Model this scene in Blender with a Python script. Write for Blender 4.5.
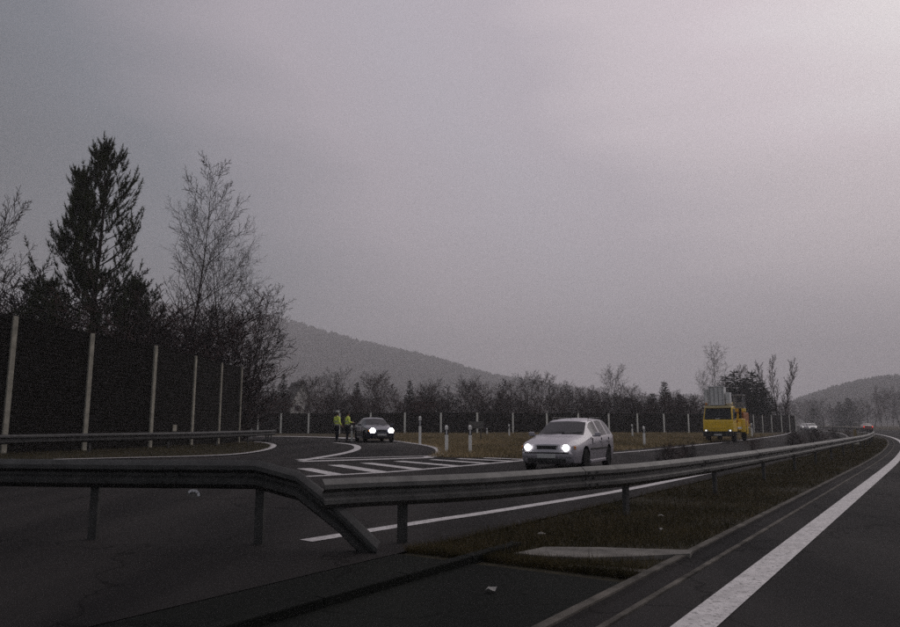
import bpy, bmesh, math, random
import numpy as np
from mathutils import Vector, Matrix
R = math.radians
for o in list(bpy.data.objects): bpy.data.objects.remove(o)
SC = bpy.context.scene
COL = SC.collection

# ------------------------------------------------------------------ camera
FPX, CAMH, VH = 720.0, 1.30, 424.0            # focal length in photo pixels, eye height, horizon row
PITCH = math.atan((VH - 313.5) / FPX)
cam = bpy.data.objects.new('camera', bpy.data.cameras.new('camera'))
COL.objects.link(cam); SC.camera = cam
cam.data.sensor_width = 36; cam.data.lens = 36 * FPX / 900
cam.data.clip_start = 0.1; cam.data.clip_end = 9000
cam.location = (0, 0, CAMH); cam.rotation_euler = (R(90) + PITCH, 0, 0)
# ------------------------------------------------------------------ world
SUN_AZ, SUN_EL = 50, 38                       # degrees right of the view, above the horizon
W = bpy.data.worlds.new('World'); SC.world = W; W.use_nodes = True
nt = W.node_tree; nt.nodes.clear()
def wn(t, **k):
    n = nt.nodes.new(t)
    for a, b in k.items(): setattr(n, a, b)
    return n
out = wn('ShaderNodeOutputWorld'); bg = wn('ShaderNodeBackground'); bg.inputs[1].default_value = 0.1
sky = wn('ShaderNodeTexSky', sky_type='NISHITA', sun_disc=False)
sky.sun_elevation = R(SUN_EL); sky.sun_rotation = R(SUN_AZ); sky.air_density = 1.5; sky.dust_density = 5
tc = wn('ShaderNodeTexCoord')
nrm = wn('ShaderNodeVectorMath', operation='NORMALIZE'); nt.links.new(tc.outputs['Generated'], nrm.inputs[0])
dot = wn('ShaderNodeVectorMath', operation='DOT_PRODUCT'); nt.links.new(nrm.outputs[0], dot.inputs[0])
dot.inputs[1].default_value = (math.sin(R(SUN_AZ))*math.cos(R(SUN_EL)), math.cos(R(SUN_AZ))*math.cos(R(SUN_EL)), math.sin(R(SUN_EL)))
mp = wn('ShaderNodeMapping'); mp.inputs['Scale'].default_value = (1.3, 1.3, 6.5); nt.links.new(nrm.outputs[0], mp.inputs[0])
nz = wn('ShaderNodeTexNoise'); nz.inputs['Scale'].default_value = 1.6; nz.inputs['Detail'].default_value = 4; nz.inputs['Roughness'].default_value = 0.45
nt.links.new(mp.outputs[0], nz.inputs['Vector'])
add = wn('ShaderNodeMath', operation='MULTIPLY_ADD'); nt.links.new(nz.outputs['Fac'], add.inputs[0]); add.inputs[1].default_value = 0.16
nt.links.new(dot.outputs['Value'], add.inputs[2])
sub = wn('ShaderNodeMath', operation='SUBTRACT'); nt.links.new(add.outputs[0], sub.inputs[0]); sub.inputs[1].default_value = 0.08
ramp = wn('ShaderNodeValToRGB'); nt.links.new(sub.outputs[0], ramp.inputs[0])
def lin(c): return tuple((x/255/12.92 if x/255 <= .04045 else ((x/255+.055)/1.055)**2.4) for x in c)
el = ramp.color_ramp.elements
stops = [(0.0, (150, 151, 157)), (0.24, (92, 97, 102)), (0.42, (124, 127, 135)), (0.49, (150, 147, 155)), (0.61, (187, 178, 186)), (0.72, (192, 185, 194)), (0.79, (196, 187, 196)), (0.85, (216, 205, 212)), (0.91, (226, 214, 222)), (1.0, (242, 238, 243))]
while len(el) < len(stops): el.new(0.5)
for e, (p, c) in zip(el, stops): e.position = p; e.color = (*lin(c), 1)
mul = wn('ShaderNodeVectorMath', operation='SCALE'); nt.links.new(ramp.outputs[0], mul.inputs[0]); mul.inputs['Scale'].default_value = 10
mix = wn('ShaderNodeMix', data_type='RGBA'); mix.inputs['Factor'].default_value = 0.93
nt.links.new(sky.outputs[0], mix.inputs['A']); nt.links.new(mul.outputs[0], mix.inputs['B'])
nt.links.new(mix.outputs['Result'], bg.inputs[0]); nt.links.new(bg.outputs[0], out.inputs[0])
# ------------------------------------------------------------------ sun (veiled by cloud)
sl = bpy.data.lights.new('sun', 'SUN'); sl.energy = 0.5; sl.angle = R(50); sl.color = (1, .97, .94)
sun = bpy.data.objects.new('sun', sl); COL.objects.link(sun)
sun.rotation_euler = (R(90 - SUN_EL), 0, R(180 - SUN_AZ))
SC.view_settings.view_transform = 'Standard'; SC.view_settings.look = 'None'
SC.view_settings.exposure = 0.0; SC.view_settings.gamma = 1.0
SC.render.engine = 'CYCLES'
SC.cycles.use_denoising = False
SC.cycles.volume_bounces = 4; SC.cycles.max_bounces = 6

# ------------------------------------------------------------------ layout helpers
A0 = R(34)                                    # the road runs 34 degrees to the right of the view
S0, RAD = 25.0, 650.0
ss = np.arange(-60, 470.5, 0.5)
head = np.where(ss > S0, A0 - (ss - S0) / RAD, A0)
px = np.cumsum(np.sin(head) * 0.5); py = np.cumsum(np.cos(head) * 0.5)
i0 = int(np.argmin(abs(ss))); px -= px[i0]; py -= py[i0]
def st(s, t):
    h = np.interp(s, ss, head)
    return (float(np.interp(s, ss, px) - t * math.cos(h)), float(np.interp(s, ss, py) + t * math.sin(h)))
def tval(X, Y):
    """lateral distance left of the line driven by the camera car, vectorised"""
    X = np.atleast_1d(np.asarray(X, float)).ravel(); Y = np.atleast_1d(np.asarray(Y, float)).ravel()
    r = np.empty(len(X)); P = np.stack([px[::4], py[::4]], 1); Hd = head[::4]
    for a in range(0, len(X), 4000):
        q = np.stack([X[a:a+4000], Y[a:a+4000]], 1)
        d2 = ((q[:, None, :] - P[None]) ** 2).sum(2); k = d2.argmin(1)
        dx, dy = q[:, 0] - P[k, 0], q[:, 1] - P[k, 1]
        r[a:a+4000] = -dx * np.cos(Hd[k]) + dy * np.sin(Hd[k])
    return r
def gv(X, Y):
    u = np.clip((tval(X, Y) - 7) / 15, 0, 1)
    return 0.26 * u * u * (3 - 2 * u)
def g(x, y): return float(gv(x, y)[0])
def ray(u, v):
    a = (u - 450) / FPX; b = (313.5 - v) / FPX
    return a, math.cos(PITCH) - b * math.sin(PITCH), math.sin(PITCH) + b * math.cos(PITCH)
def at(u, v, above=0.0):
    """ground point (x, y) that shows `above` metres over the ground at photo pixel u, v"""
    a, b, c = ray(u, v); z = above
    for _ in range(12):
        k = (z - CAMH) / c; x, y = a * k, b * k
        z = g(x, y) + above
    return x, y
def ux(u, y, v=424):                          # x of photo column u at distance y
    a, b, c = ray(u, v); return a / b * y
def zt(v, y):                                 # height that shows at photo row v at distance y
    a, b, c = ray(450, v); return CAMH + c / b * y
def crom(P, n=12):
    P = [Vector(p) for p in P]; P = [2*P[0]-P[1]] + P + [2*P[-1]-P[-2]]; o = []
    for i in range(1, len(P) - 2):
        for k in range(n):
            t = k / n; a, b, c, d = P[i-1:i+3]
            o.append(.5*((2*b) + (c-a)*t + (2*a-5*b+4*c-d)*t*t + (3*b-a-3*c+d)*t**3))
    o.append(P[-2]); return o
def resample(P, step):
    P = [Vector(p) for p in P]; L = [0]
    for a, b in zip(P, P[1:]): L.append(L[-1] + (b - a).length)
    n = max(1, round(L[-1] / step)); o = []
    for k in range(n + 1):
        s = L[-1] * k / n; i = min(max(int(np.searchsorted(L, s)) , 1), len(P) - 1)
        f = (s - L[i-1]) / max(1e-9, L[i] - L[i-1]); o.append(P[i-1].lerp(P[i], f))
    return o

# ------------------------------------------------------------------ materials
def mat(name, col, rough=.8, metal=0., var=.25, scale=6., bump=0., col2=None, emit=None, spec=None, coat=0., detail=4., coords='Object'):
    m = bpy.data.materials.new(name); m.use_nodes = True; t = m.node_tree
    p = t.nodes['Principled BSDF']; p.inputs['Roughness'].default_value = rough; p.inputs['Metallic'].default_value = metal
    if spec is None and rough >= .8: spec = .12
    if spec is not None: p.inputs['Specular IOR Level'].default_value = spec
    if coat: p.inputs['Coat Weight'].default_value = coat; p.inputs['Coat Roughness'].default_value = .08
    if emit:
        p.inputs['Emission Color'].default_value = (*emit[0], 1); p.inputs['Emission Strength'].default_value = emit[1]
    c = t.nodes.new('ShaderNodeTexCoord'); n = t.nodes.new('ShaderNodeTexNoise')
    n.inputs['Scale'].default_value = scale; n.inputs['Detail'].default_value = detail; n.inputs['Roughness'].default_value = .6
    t.links.new(c.outputs[coords], n.inputs['Vector'])
    r = t.nodes.new('ShaderNodeValToRGB'); r.color_ramp.elements[0].position = .3; r.color_ramp.elements[1].position = .7
    a = tuple(x*(1-var) for x in col); b = col2 or tuple(min(1, x*(1+var)) for x in col)
    r.color_ramp.elements[0].color = (*a, 1); r.color_ramp.elements[1].color = (*b, 1)
    t.links.new(n.outputs['Fac'], r.inputs[0]); t.links.new(r.outputs[0], p.inputs['Base Color'])
    if bump:
        bn = t.nodes.new('ShaderNodeBump'); bn.inputs['Strength'].default_value = bump; bn.inputs['Distance'].default_value = .02
        t.links.new(n.outputs['Fac'], bn.inputs['Height']); t.links.new(bn.outputs[0], p.inputs['Normal'])
    return m
def asphalt(name, base, patch):
    m = mat(name, base, .82, var=.35, scale=90, bump=.5, detail=3, spec=.06); t = m.node_tree; p = t.nodes['Principled BSDF']
    c = [n for n in t.nodes if n.type == 'TEX_COORD'][0]; r0 = [n for n in t.nodes if n.type == 'VALTORGB'][0]
    n2 = t.nodes.new('ShaderNodeTexNoise'); n2.inputs['Scale'].default_value = .35; n2.inputs['Detail'].default_value = 7
    mp = t.nodes.new('ShaderNodeMapping'); mp.inputs['Rotation'].default_value = (0, 0, A0); mp.inputs['Scale'].default_value = (1.6, .22, 1)
    t.links.new(c.outputs['Object'], mp.inputs[0]); t.links.new(mp.outputs[0], n2.inputs['Vector'])
    r2 = t.nodes.new('ShaderNodeValToRGB'); r2.color_ramp.elements[0].position = .35; r2.color_ramp.elements[1].position = .68
    r2.color_ramp.elements[0].color = (patch*.8, patch*.8, patch*.8, 1); r2.color_ramp.elements[1].color = (1.4, 1.36, 1.3, 1)
    t.links.new(n2.outputs['Fac'], r2.inputs[0])
    mx = t.nodes.new('ShaderNodeMix'); mx.data_type = 'RGBA'; mx.blend_type = 'MULTIPLY'; mx.inputs['Factor'].default_value = 1
    t.links.new(r0.outputs[0], mx.inputs['A']); t.links.new(r2.outputs[0], mx.inputs['B'])
    # cracks
    vo = t.nodes.new('ShaderNodeTexVoronoi'); vo.feature = 'DISTANCE_TO_EDGE'; vo.inputs['Scale'].default_value = .28
    wv = t.nodes.new('ShaderNodeTexNoise'); wv.inputs['Scale'].default_value = 1.1; wv.inputs['Detail'].default_value = 5
    t.links.new(c.outputs['Object'], wv.inputs['Vector'])
    va = t.nodes.new('ShaderNodeVectorMath'); va.operation = 'MULTIPLY_ADD'; t.links.new(wv.outputs['Color'], va.inputs[0]); va.inputs[1].default_value = (1.6, 1.6, 0); t.links.new(c.outputs['Object'], va.inputs[2])
    t.links.new(va.outputs[0], vo.inputs['Vector'])
    r3 = t.nodes.new('ShaderNodeValToRGB'); r3.color_ramp.elements[0].position = 0; r3.color_ramp.elements[1].position = .008
    r3.color_ramp.elements[0].color = (.45, .45, .45, 1); r3.color_ramp.elements[1].color = (1, 1, 1, 1); t.links.new(vo.outputs['Distance'], r3.inputs[0])
    mx2 = t.nodes.new('ShaderNodeMix'); mx2.data_type = 'RGBA'; mx2.blend_type = 'MULTIPLY'; mx2.inputs['Factor'].default_value = 1
    t.links.new(mx.outputs['Result'], mx2.inputs['A']); t.links.new(r3.outputs[0], mx2.inputs['B'])
    t.links.new(mx2.outputs['Result'], p.inputs['Base Color'])
    return m
def worn_paint(name):
    m = mat(name, (.55, .525, .515), .6, var=.25, scale=5, detail=8, bump=.1); t = m.node_tree; p = t.nodes['Principled BSDF']
    r0 = [n for n in t.nodes if n.type == 'VALTORGB'][0]; c = [n for n in t.nodes if n.type == 'TEX_COORD'][0]
    n2 = t.nodes.new('ShaderNodeTexNoise'); n2.inputs['Scale'].default_value = 22; n2.inputs['Detail'].default_value = 6; n2.inputs['Roughness'].default_value = .7
    t.links.new(c.outputs['Object'], n2.inputs['Vector'])
    r2 = t.nodes.new('ShaderNodeValToRGB'); r2.color_ramp.elements[0].position = .36; r2.color_ramp.elements[1].position = .47
    t.links.new(n2.outputs['Fac'], r2.inputs[0])
    mx = t.nodes.new('ShaderNodeMix'); mx.data_type = 'RGBA'; mx.inputs['A'].default_value = (.13, .125, .12, 1)
    t.links.new(r2.outputs[0], mx.inputs['Factor']); t.links.new(r0.outputs[0], mx.inputs['B']); t.links.new(mx.outputs['Result'], p.inputs['Base Color'])
    return m
M = dict(
    asphalt=asphalt('asphalt', (.037, .035, .035), .75), asphalt_old=asphalt('asphalt_old', (.030, .028, .028), .7), asphalt_dark_shaded=asphalt('asphalt_dark_shaded', (.012, .0135, .012), .75),  # crossing and kerb asphalt: dark paving, windscreen darkening also put into its colour
    paint=worn_paint('road_paint'),
    ground=mat('ground', (.045, .040, .022), .95, var=.45, scale=.9, bump=.6, col2=(.085, .066, .038), detail=8),
    soil=mat('soil', (.035, .031, .02), .95, var=.4, scale=3, bump=.7, detail=8),
    grass=mat('grass_blades', (.048, .044, .017), .8, var=.4, scale=1.2, col2=(.115, .088, .042)),
    dry=mat('dry_grass', (.17, .14, .075), .85, var=.3, scale=.35, col2=(.42, .32, .18)),
    stalk=mat('dead_stalks', (.06, .05, .026), .9, var=.4, scale=1.5, col2=(.13, .10, .055)),
    concrete=mat('concrete', (.16, .15, .135), .9, var=.45, scale=4, bump=.3, detail=8),
    concrete_dirty=mat('concrete_dirty', (.075, .069, .06), .9, var=.55, scale=3, bump=.3, detail=8, col2=(.16, .145, .125)),
    concrete_white=mat('white_concrete', (.78, .77, .70), .9, var=.2, scale=3, detail=8),
    concrete_pale=mat('concrete_pale', (.30, .285, .235), .9, var=.35, scale=3, bump=.2, detail=8),
    galv=mat('galvanised_steel', (.125, .122, .115), .6, .45, var=.3, scale=5, detail=8),
    galv_dark=mat('weathered_steel', (.045, .045, .043), .6, .35, var=.4, scale=4, detail=8),
    panel=mat('timber_panel', (.0075, .0065, .005), .9, var=.4, scale=2.5, bump=.4, detail=6),
    panel_far=mat('far_barrier_panel', (.015, .013, .011), .9, var=.35, scale=1.2, bump=.4, detail=6),
    bark=mat('bark', (.045, .036, .03), .95, var=.4, scale=8, bump=.6), birch=mat('birch_bark', (.20, .185, .175), .9, var=.5, scale=5),
    twig=mat('twigs', (.044, .035, .033), .95, var=.3, scale=3), twig_red=mat('reddish_twigs', (.07, .045, .042), .95, var=.3, scale=3),
    twig_pale=mat('pale_twigs', (.13, .11, .105), .95, var=.3, scale=3),
    needle=mat('pine_needles', (.020, .030, .011), .8, var=.5, scale=1.5, col2=(.052, .064, .020)), spruce=mat('spruce_needles', (.016, .022, .014), .85, var=.45, scale=1.2),
    forest=mat('hill_forest', (.026, .028, .024), .95, var=.4, scale=.02, col2=(.05, .044, .036)),
    silver=mat('silver_paint', (.37, .35, .38), .36, .25, var=.06, scale=2, coat=.6), dark_blue=mat('dark_blue_paint', (.022, .026, .05), .3, .2, var=.15, scale=2, coat=.8),
    white_p=mat('white_paint', (.55, .54, .54), .4, var=.1, scale=2, coat=.4), red_p=mat('dark_red_paint', (.16, .03, .025), .4, var=.15, scale=2, coat=.5), grey_p=mat('grey_paint', (.2, .2, .21), .4, .2, var=.1, scale=2, coat=.5),
    glass=mat('dark_glass', (.022, .024, .026), .08, var=.2, scale=2, spec=.22), black=mat('black_plastic', (.012, .012, .012), .55, var=.3, scale=8), rubber=mat('tyre_rubber', (.014, .014, .014), .85, var=.3, scale=10),
    rim=mat('wheel_metal', (.19, .19, .2), .4, .6, var=.3, scale=8), chrome=mat('chrome', (.45, .45, .46), .2, .9, var=.1),
    lamp=mat('lit_headlamp', (.9, .9, .9), .2, var=.02, emit=((1, .98, .96), 14)), lamp_dim=mat('dim_headlamp', (.8, .8, .75), .2, var=.05, emit=((1, .96, .9), 1.0)), lamp_glass=mat('lamp_glass', (.30, .31, .33), .12, var=.2, scale=9),
    tail=mat('lit_tail_lamp', (.5, .03, .02), .3, var=.05, emit=((1, .05, .03), .8)), amber=mat('amber_lens', (.5, .18, .02), .3, var=.1),
    plate=mat('number_plate', (.5, .5, .49), .5, var=.1), yellow=mat('yellow_paint', (.80, .52, .018), .45, var=.16, scale=3, coat=.3, detail=6), orange=mat('orange_paint', (.40, .13, .025), .5, var=.25, scale=3), cream=mat('cream_paint', (.60, .50, .26), .5, var=.15, scale=3), grey_box=mat('grey_sheet_metal', (.62, .62, .61), .6, .0, var=.2, scale=2.2, detail=6),
    white_post=mat('white_plastic', (.80, .79, .75), .5, var=.18, scale=7, detail=6), reflector=mat('pale_reflector', (.62, .62, .64), .25, var=.1), hiviz=mat('hi_vis_fabric', (.72, .84, .16), .8, var=.2, scale=9, emit=None), silver_tape=mat('silver_tape', (.5, .5, .48), .4, .3, var=.1), navy=mat('navy_fabric', (.012, .013, .022), .9, var=.3, scale=9), skin=mat('skin', (.38, .22, .16), .6, var=.12, scale=9), cap_white=mat('white_cap', (.52, .52, .50), .7, var=.1), hair=mat('dark_hair', (.02, .014, .01), .7, var=.3, scale=20), leather=mat('black_leather', (.012, .011, .011), .5, var=.2),
    plaster=mat('pale_plaster', (.72, .70, .64), .9, var=.2, scale=.8), roof_grey=mat('grey_tiles', (.10, .095, .09), .85, var=.3, scale=2), roof_red=mat('red_tiles', (.14, .045, .032), .85, var=.3, scale=2), litter=mat('paper_litter', (.33, .32, .30), .8, var=.2), sign=mat('sign_back', (.13, .125, .115), .6, .3, var=.25, scale=5),
)

# ------------------------------------------------------------------ object helpers
class MB:
    def __init__(s): s.v = []; s.f = []; s.m = []
    def add(s, v, f, m=0):
        n = len(s.v); s.v += [tuple(p) for p in v]; s.f += [tuple(i + n for i in q) for q in f]; s.m += [m] * len(f)
    def box(s, c, d, rz=0, bev=0, m=0, mtx=None):
        bm = bmesh.new(); bmesh.ops.create_cube(bm, size=1)
        for v in bm.verts: v.co = Vector((v.co.x*d[0], v.co.y*d[1], v.co.z*d[2]))
        if bev: bmesh.ops.bevel(bm, geom=bm.edges[:], offset=bev, segments=2, affect='EDGES', profile=.6)
        mx = Matrix.Translation(c) @ Matrix.Rotation(rz, 4, 'Z') if mtx is None else mtx
        bm.transform(mx); bm.verts.index_update()
        s.add([v.co for v in bm.verts], [[v.index for v in f.verts] for f in bm.faces], m); bm.free()
    def tube(s, pts, rad, sides=6, cap=True, m=0):
        pts = [Vector(p) for p in pts]
        if not hasattr(rad, '__len__'): rad = [rad] * len(pts)
        n0 = len(s.v); d = (pts[-1] - pts[0]).normalized() if (pts[-1] - pts[0]).length > 1e-6 else Vector((0, 0, 1))
        ref = Vector((0, 0, 1)) if abs(d.z) < .9 else Vector((1, 0, 0))
        for i, p in enumerate(pts):
            t = (pts[min(i+1, len(pts)-1)] - pts[max(i-1, 0)]).normalized(); a = t.cross(ref)
            if a.length < 1e-5: a = t.orthogonal()
            a.normalize(); b = t.cross(a)
            for k in range(sides):
                w = 2*math.pi*k/sides; q = p + (a*math.cos(w) + b*math.sin(w)) * rad[i]; s.v.append((q.x, q.y, q.z))
        for i in range(len(pts)-1):
            for k in range(sides):
                k2 = (k+1) % sides; s.f.append((n0+i*sides+k, n0+i*sides+k2, n0+(i+1)*sides+k2, n0+(i+1)*sides+k)); s.m.append(m)
        if cap:
            s.f.append(tuple(n0+k for k in reversed(range(sides)))); s.m.append(m)
            e = n0+(len(pts)-1)*sides; s.f.append(tuple(e+k for k in range(sides))); s.m.append(m)
    def lathe(s, prof, c=(0, 0, 0), sides=16, axis='Z', m=0):
        n0 = len(s.v)
        for r, h in prof:
            for k in range(sides):
                w = 2*math.pi*k/sides; x, y = r*math.cos(w), r*math.sin(w)
                p = (x, y, h) if axis == 'Z' else ((h, x, y) if axis == 'X' else (y, h, x))
                s.v.append((p[0]+c[0], p[1]+c[1], p[2]+c[2]))
        for i in range(len(prof)-1):
            for k in range(sides):
                k2 = (k+1) % sides; s.f.append((n0+i*sides+k, n0+i*sides+k2, n0+(i+1)*sides+k2, n0+(i+1)*sides+k)); s.m.append(m)
        s.f.append(tuple(n0+k for k in reversed(range(sides)))); s.f.append(tuple(n0+(len(prof)-1)*sides+k for k in range(sides))); s.m += [m, m]
    def mesh(s, name, material=None, smooth=False):
        me = bpy.data.meshes.new(name); me.from_pydata(s.v, [], s.f); me.update()
        if material: me.materials.append(M[material])
        if smooth: me.shade_smooth()
        return me
    def build(s, name, material, parent=None, smooth=False, loc=None, rz=0):
        o = bpy.data.objects.new(name, s.mesh(name, material, smooth)); COL.objects.link(o)
        if parent: o.parent = parent
        if loc is not None: o.location = loc
        o.rotation_euler[2] = rz
        return o
def smooth_by_angle(o, deg=35):
    o.data.shade_smooth(); o.data.set_sharp_from_angle(angle=R(deg))
def tag(o, label=None, cat=None, group=None, kind=None):
    for k, v in (('label', label), ('category', cat), ('group', group), ('kind', kind)):
        if v: o[k] = v
    return o
def empty(name, loc, rz=0, label=None, cat=None, group=None):
    o = bpy.data.objects.new(name, None); COL.objects.link(o); o.location = loc; o.rotation_euler[2] = rz; o.empty_display_size = .3
    return tag(o, label, cat, group)
def link(name, me, parent=None, loc=(0, 0, 0), rz=0, sc=None):
    o = bpy.data.objects.new(name, me); COL.objects.link(o); o.parent = parent; o.location = loc; o.rotation_euler[2] = rz
    if sc: o.scale = sc
    return o
def np_mesh(name, V, Fc, material):
    me = bpy.data.meshes.new(name); V = np.asarray(V, np.float32); Fc = np.asarray(Fc, np.int32); k = Fc.shape[1]
    me.vertices.add(len(V)); me.vertices.foreach_set('co', V.ravel())
    me.loops.add(Fc.size); me.loops.foreach_set('vertex_index', Fc.ravel())
    me.polygons.add(len(Fc)); me.polygons.foreach_set('loop_start', np.arange(0, Fc.size, k, dtype=np.int32))
    me.update(calc_edges=True); me.validate(); me.materials.append(M[material]); return me
ORD = 'first second third fourth fifth sixth seventh eighth ninth tenth eleventh twelfth thirteenth fourteenth fifteenth sixteenth seventeenth eighteenth nineteenth twentieth twenty-first twenty-second twenty-third twenty-fourth twenty-fifth twenty-sixth twenty-seventh twenty-eighth twenty-ninth thirtieth'.split()
def struct(o, kind='structure'): o['kind'] = kind; return o

# ------------------------------------------------------------------ ground, roads
def axis(lo, hi, fine):
    a = list(np.arange(-fine, fine + .1, 2.0)); x = fine; st_ = 2.0
    while x < hi: st_ *= 1.25; x += st_; a.append(min(x, hi))
    x = -fine; st_ = 2.0
    while x > lo: st_ *= 1.25; x -= st_; a.insert(0, max(x, lo))
    return np.array(a)
gx = axis(-2480, 2480, 60); gy = axis(-280, 2580, 90)
XX, YY = np.meshgrid(gx, gy); zz = gv(XX, YY) - .035
zz += 0.0
nx, ny = len(gx), len(gy)
idx = np.arange(nx*ny).reshape(ny, nx)
Fq = np.stack([idx[:-1, :-1], idx[:-1, 1:], idx[1:, 1:], idx[1:, :-1]], -1).reshape(-1, 4)
struct(link('ground', np_mesh('ground', np.stack([XX.ravel(), YY.ravel(), zz], 1), Fq, 'ground')))

def strip(name, material, t0, t1, s0, s1, dz=0., prof=None, step=2.0):
    prof = prof or [(t0, 0), (t1, 0)]
    if t1 - t0 > 3 and len(prof) == 2: prof = [(t0 + (t1-t0)*k/6, 0) for k in range(7)]
    S = np.arange(s0, s1 + .01, step); mb = MB(); k = len(prof)
    for s in S:
        for t, z in prof:
            x, y = st(s, t); mb.v.append((x, y, g(x, y) + dz + z))
    for i in range(len(S)-1):
        for j in range(k-1): mb.f.append((i*k+j, (i+1)*k+j, (i+1)*k+j+1, i*k+j+1))
    return struct(mb.build(name, material))
def area(name, material, pts, dz=0., skirt=0.):
    bm = bmesh.new(); vs = [bm.verts.new((p[0], p[1], 0)) for p in pts]
    es = [bm.edges.new((vs[i], vs[(i+1) % len(vs)])) for i in range(len(vs))]
    bmesh.ops.triangle_fill(bm, use_beauty=True, edges=es)
    xs = [p[0] for p in pts]; ys = [p[1] for p in pts]
    for ax, lo, hi in ((0, min(xs), max(xs)), (1, min(ys), max(ys))):
        c = math.ceil(lo / 2) * 2
        while c < hi:
            co = [0, 0, 0]; no = [0, 0, 0]; co[ax] = c; no[ax] = 1
            bmesh.ops.bisect_plane(bm, geom=bm.verts[:]+bm.edges[:]+bm.faces[:], plane_co=co, plane_no=no, dist=1e-4); c += 2
    Z = gv([v.co.x for v in bm.verts], [v.co.y for v in bm.verts])
    for v, z in zip(bm.verts, Z): v.co.z = z + dz
    bmesh.ops.recalc_face_normals(bm, faces=bm.faces)
    if sum(f.normal.z for f in bm.faces) < 0: bmesh.ops.reverse_faces(bm, faces=bm.faces)
    if skirt:
        ex = bmesh.ops.extrude_edge_only(bm, edges=[e for e in bm.edges if e.is_boundary])
        for v in ex['geom']:
            if isinstance(v, bmesh.types.BMVert): v.co.z -= skirt
    me = bpy.data.meshes.new(name); bm.to_mesh(me); bm.free(); me.materials.append(M[material])
    return struct(link(name, me))
def ribbon_mb(mb, pts, w, dz=.006, step=.5):
    P = resample([(p[0], p[1], 0) for p in pts], step); n0 = len(mb.v)
    for i, p in enumerate(P):
        t = (P[min(i+1, len(P)-1)] - P[max(i-1, 0)]).normalized(); n = Vector((-t.y, t.x, 0)) * w/2
        for q in (p + n, p - n): mb.v.append((q.x, q.y, g(q.x, q.y) + dz))
    for i in range(len(P)-1): mb.f.append((n0+2*i, n0+2*i+1, n0+2*i+3, n0+2*i+2)); mb.m.append(0)
def line(name, pts, w, smooth=True, dz=.006):
    if smooth: pts = crom([(p[0], p[1], 0) for p in pts])
    mb = MB(); ribbon_mb(mb, pts, w, dz); return struct(mb.build(name, 'paint'))

strip('road', 'asphalt', -12, 1.9, -40, 440)
strip('oncoming_road', 'asphalt_old', 4.7, 12.4, -40, 440)
strip('median_crossing', 'asphalt_dark_shaded', 2.32, 4.694, -40, 6.0, dz=-.004, prof=[(2.32, 0), (4.694, 0)])
strip('median_soil', 'soil', 2.30, 4.8, 5.0, 440, dz=-.014, prof=[(2.30, 0), (3.4, .0), (4.8, -.004)])
strip('drainage_channel', 'asphalt_old', 1.9, 2.3, -40, 440, prof=[(1.96, .004), (1.99, -.022), (2.09, -.03), (2.18, -.022), (2.206, .004)])
strip('channel_edge', 'concrete_dirty', 1.9, 1.96, -40, 440, prof=[(1.904, -.03), (1.908, .010), (1.956, .010), (1.96, -.03)])
strip('channel_edge', 'concrete_dirty', 2.2, 2.3, -40, 440, prof=[(2.206, -.03), (2.21, .018), (2.285, .020), (2.29, -.03)])
# exit ramp surface: everything left of the grass nose, round behind the near noise barrier
nose = [at(429, 457), at(440, 453.5), at(437, 448), at(397, 441)]
ramp = [st(-38, 12.404), st(-10, 12.404), st(6, 12.404), st(12, 12.404), st(19, 12.404), at(520, 457.5), at(470, 457.5), nose[0], nose[1], nose[2], at(420, 444.2), nose[3], (-7, 52), (-14, 60), (-28, 70), (-60, 86), (-60, 74), (-30, 60), (-17, 50.5), (-11.2, 45), (-10.9, 40), (-11.2, 35), (-12.2, 30), (-13.6, 25), (-15.2, 20), (-18, 12), (-24, 2), (-40, -16)]
area('exit_ramp', 'asphalt_old', ramp, dz=.0)
isl = [at(272, 445), at(268, 449.5), at(245, 454), at(187, 456.5), at(60, 459.5), at(0, 461), (-20, 22.5), (-17, 24.2), (-15.2, 28), at(60, 447), at(150, 445.5), at(220, 444.2), at(262, 443.4)]
isl_o = crom([(p[0], p[1], 0) for p in isl[:6]], 6) + [Vector((p[0], p[1], 0)) for p in isl[6:]]
area('grass_island', 'soil', [(p.x, p.y) for p in isl_o], dz=.02)
# painted markings
line('edge_line', [st(s, 1.44) for s in np.arange(-10, 439, 3)], .25)
line('oncoming_median_line', [at(306, 541), at(380, 529), at(440, 519.5), at(491, 512.0), st(14, 5.35), *[st(s, 5.3) for s in range(20, 439, 5)]], .22)
line('oncoming_edge_line', [at(307, 476.5), at(389, 472), at(450, 467), at(518, 461), at(560, 457), at(620, 452.5), at(655, 449.5), *[st(s, 11.85) for s in range(44, 439, 5)]], .22)
line('gore_nose_line', [at(385, 440.2), nose[3], at(420, 444.2), nose[2], nose[1], nose[0], at(418, 458), at(300, 461.5)], .38)
line('island_line', [at(335, 442.5), at(352, 444.5), at(357.5, 447), at(355, 450), at(340, 454), at(301, 460.5)], .30)
line('grass_island_line', [at(255, 442), at(268, 443.6), at(273.5, 446), at(266, 450), at(240, 454.3), at(187, 457), at(60, 460), at(0, 461.8), (-24, 23.2)], .28, dz=.03)
line('ramp_far_line', [at(240, 436.4), at(272, 436.2), at(300, 436.6), at(338, 437.6), at(352, 438.5)], 1.3)
line('gore_top_line', [at(296, 459.5), at(340, 458.2), at(436, 455.9), at(470, 455.5), at(517, 456)], .2)
def hatch(u0, v0, u1, v1, w):
    return line('hatch_stripe', [at(u0, v0), at((u0+u1)/2, (v0+v1)/2), at(u1, v1)], w, False, dz=.007)
HS = [(304, 468.5, 338, 475, .42), (335, 465, 380, 472, .48), (366, 463, 420, 469.6, .45), (398, 461.2, 458, 466.2, .45), (432, 459.6, 490, 463.6, .42), (458, 458.6, 515, 461.4, .4), (484, 457.8, 528, 459.6, .36)]
for h in HS: hatch(*h)
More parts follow.
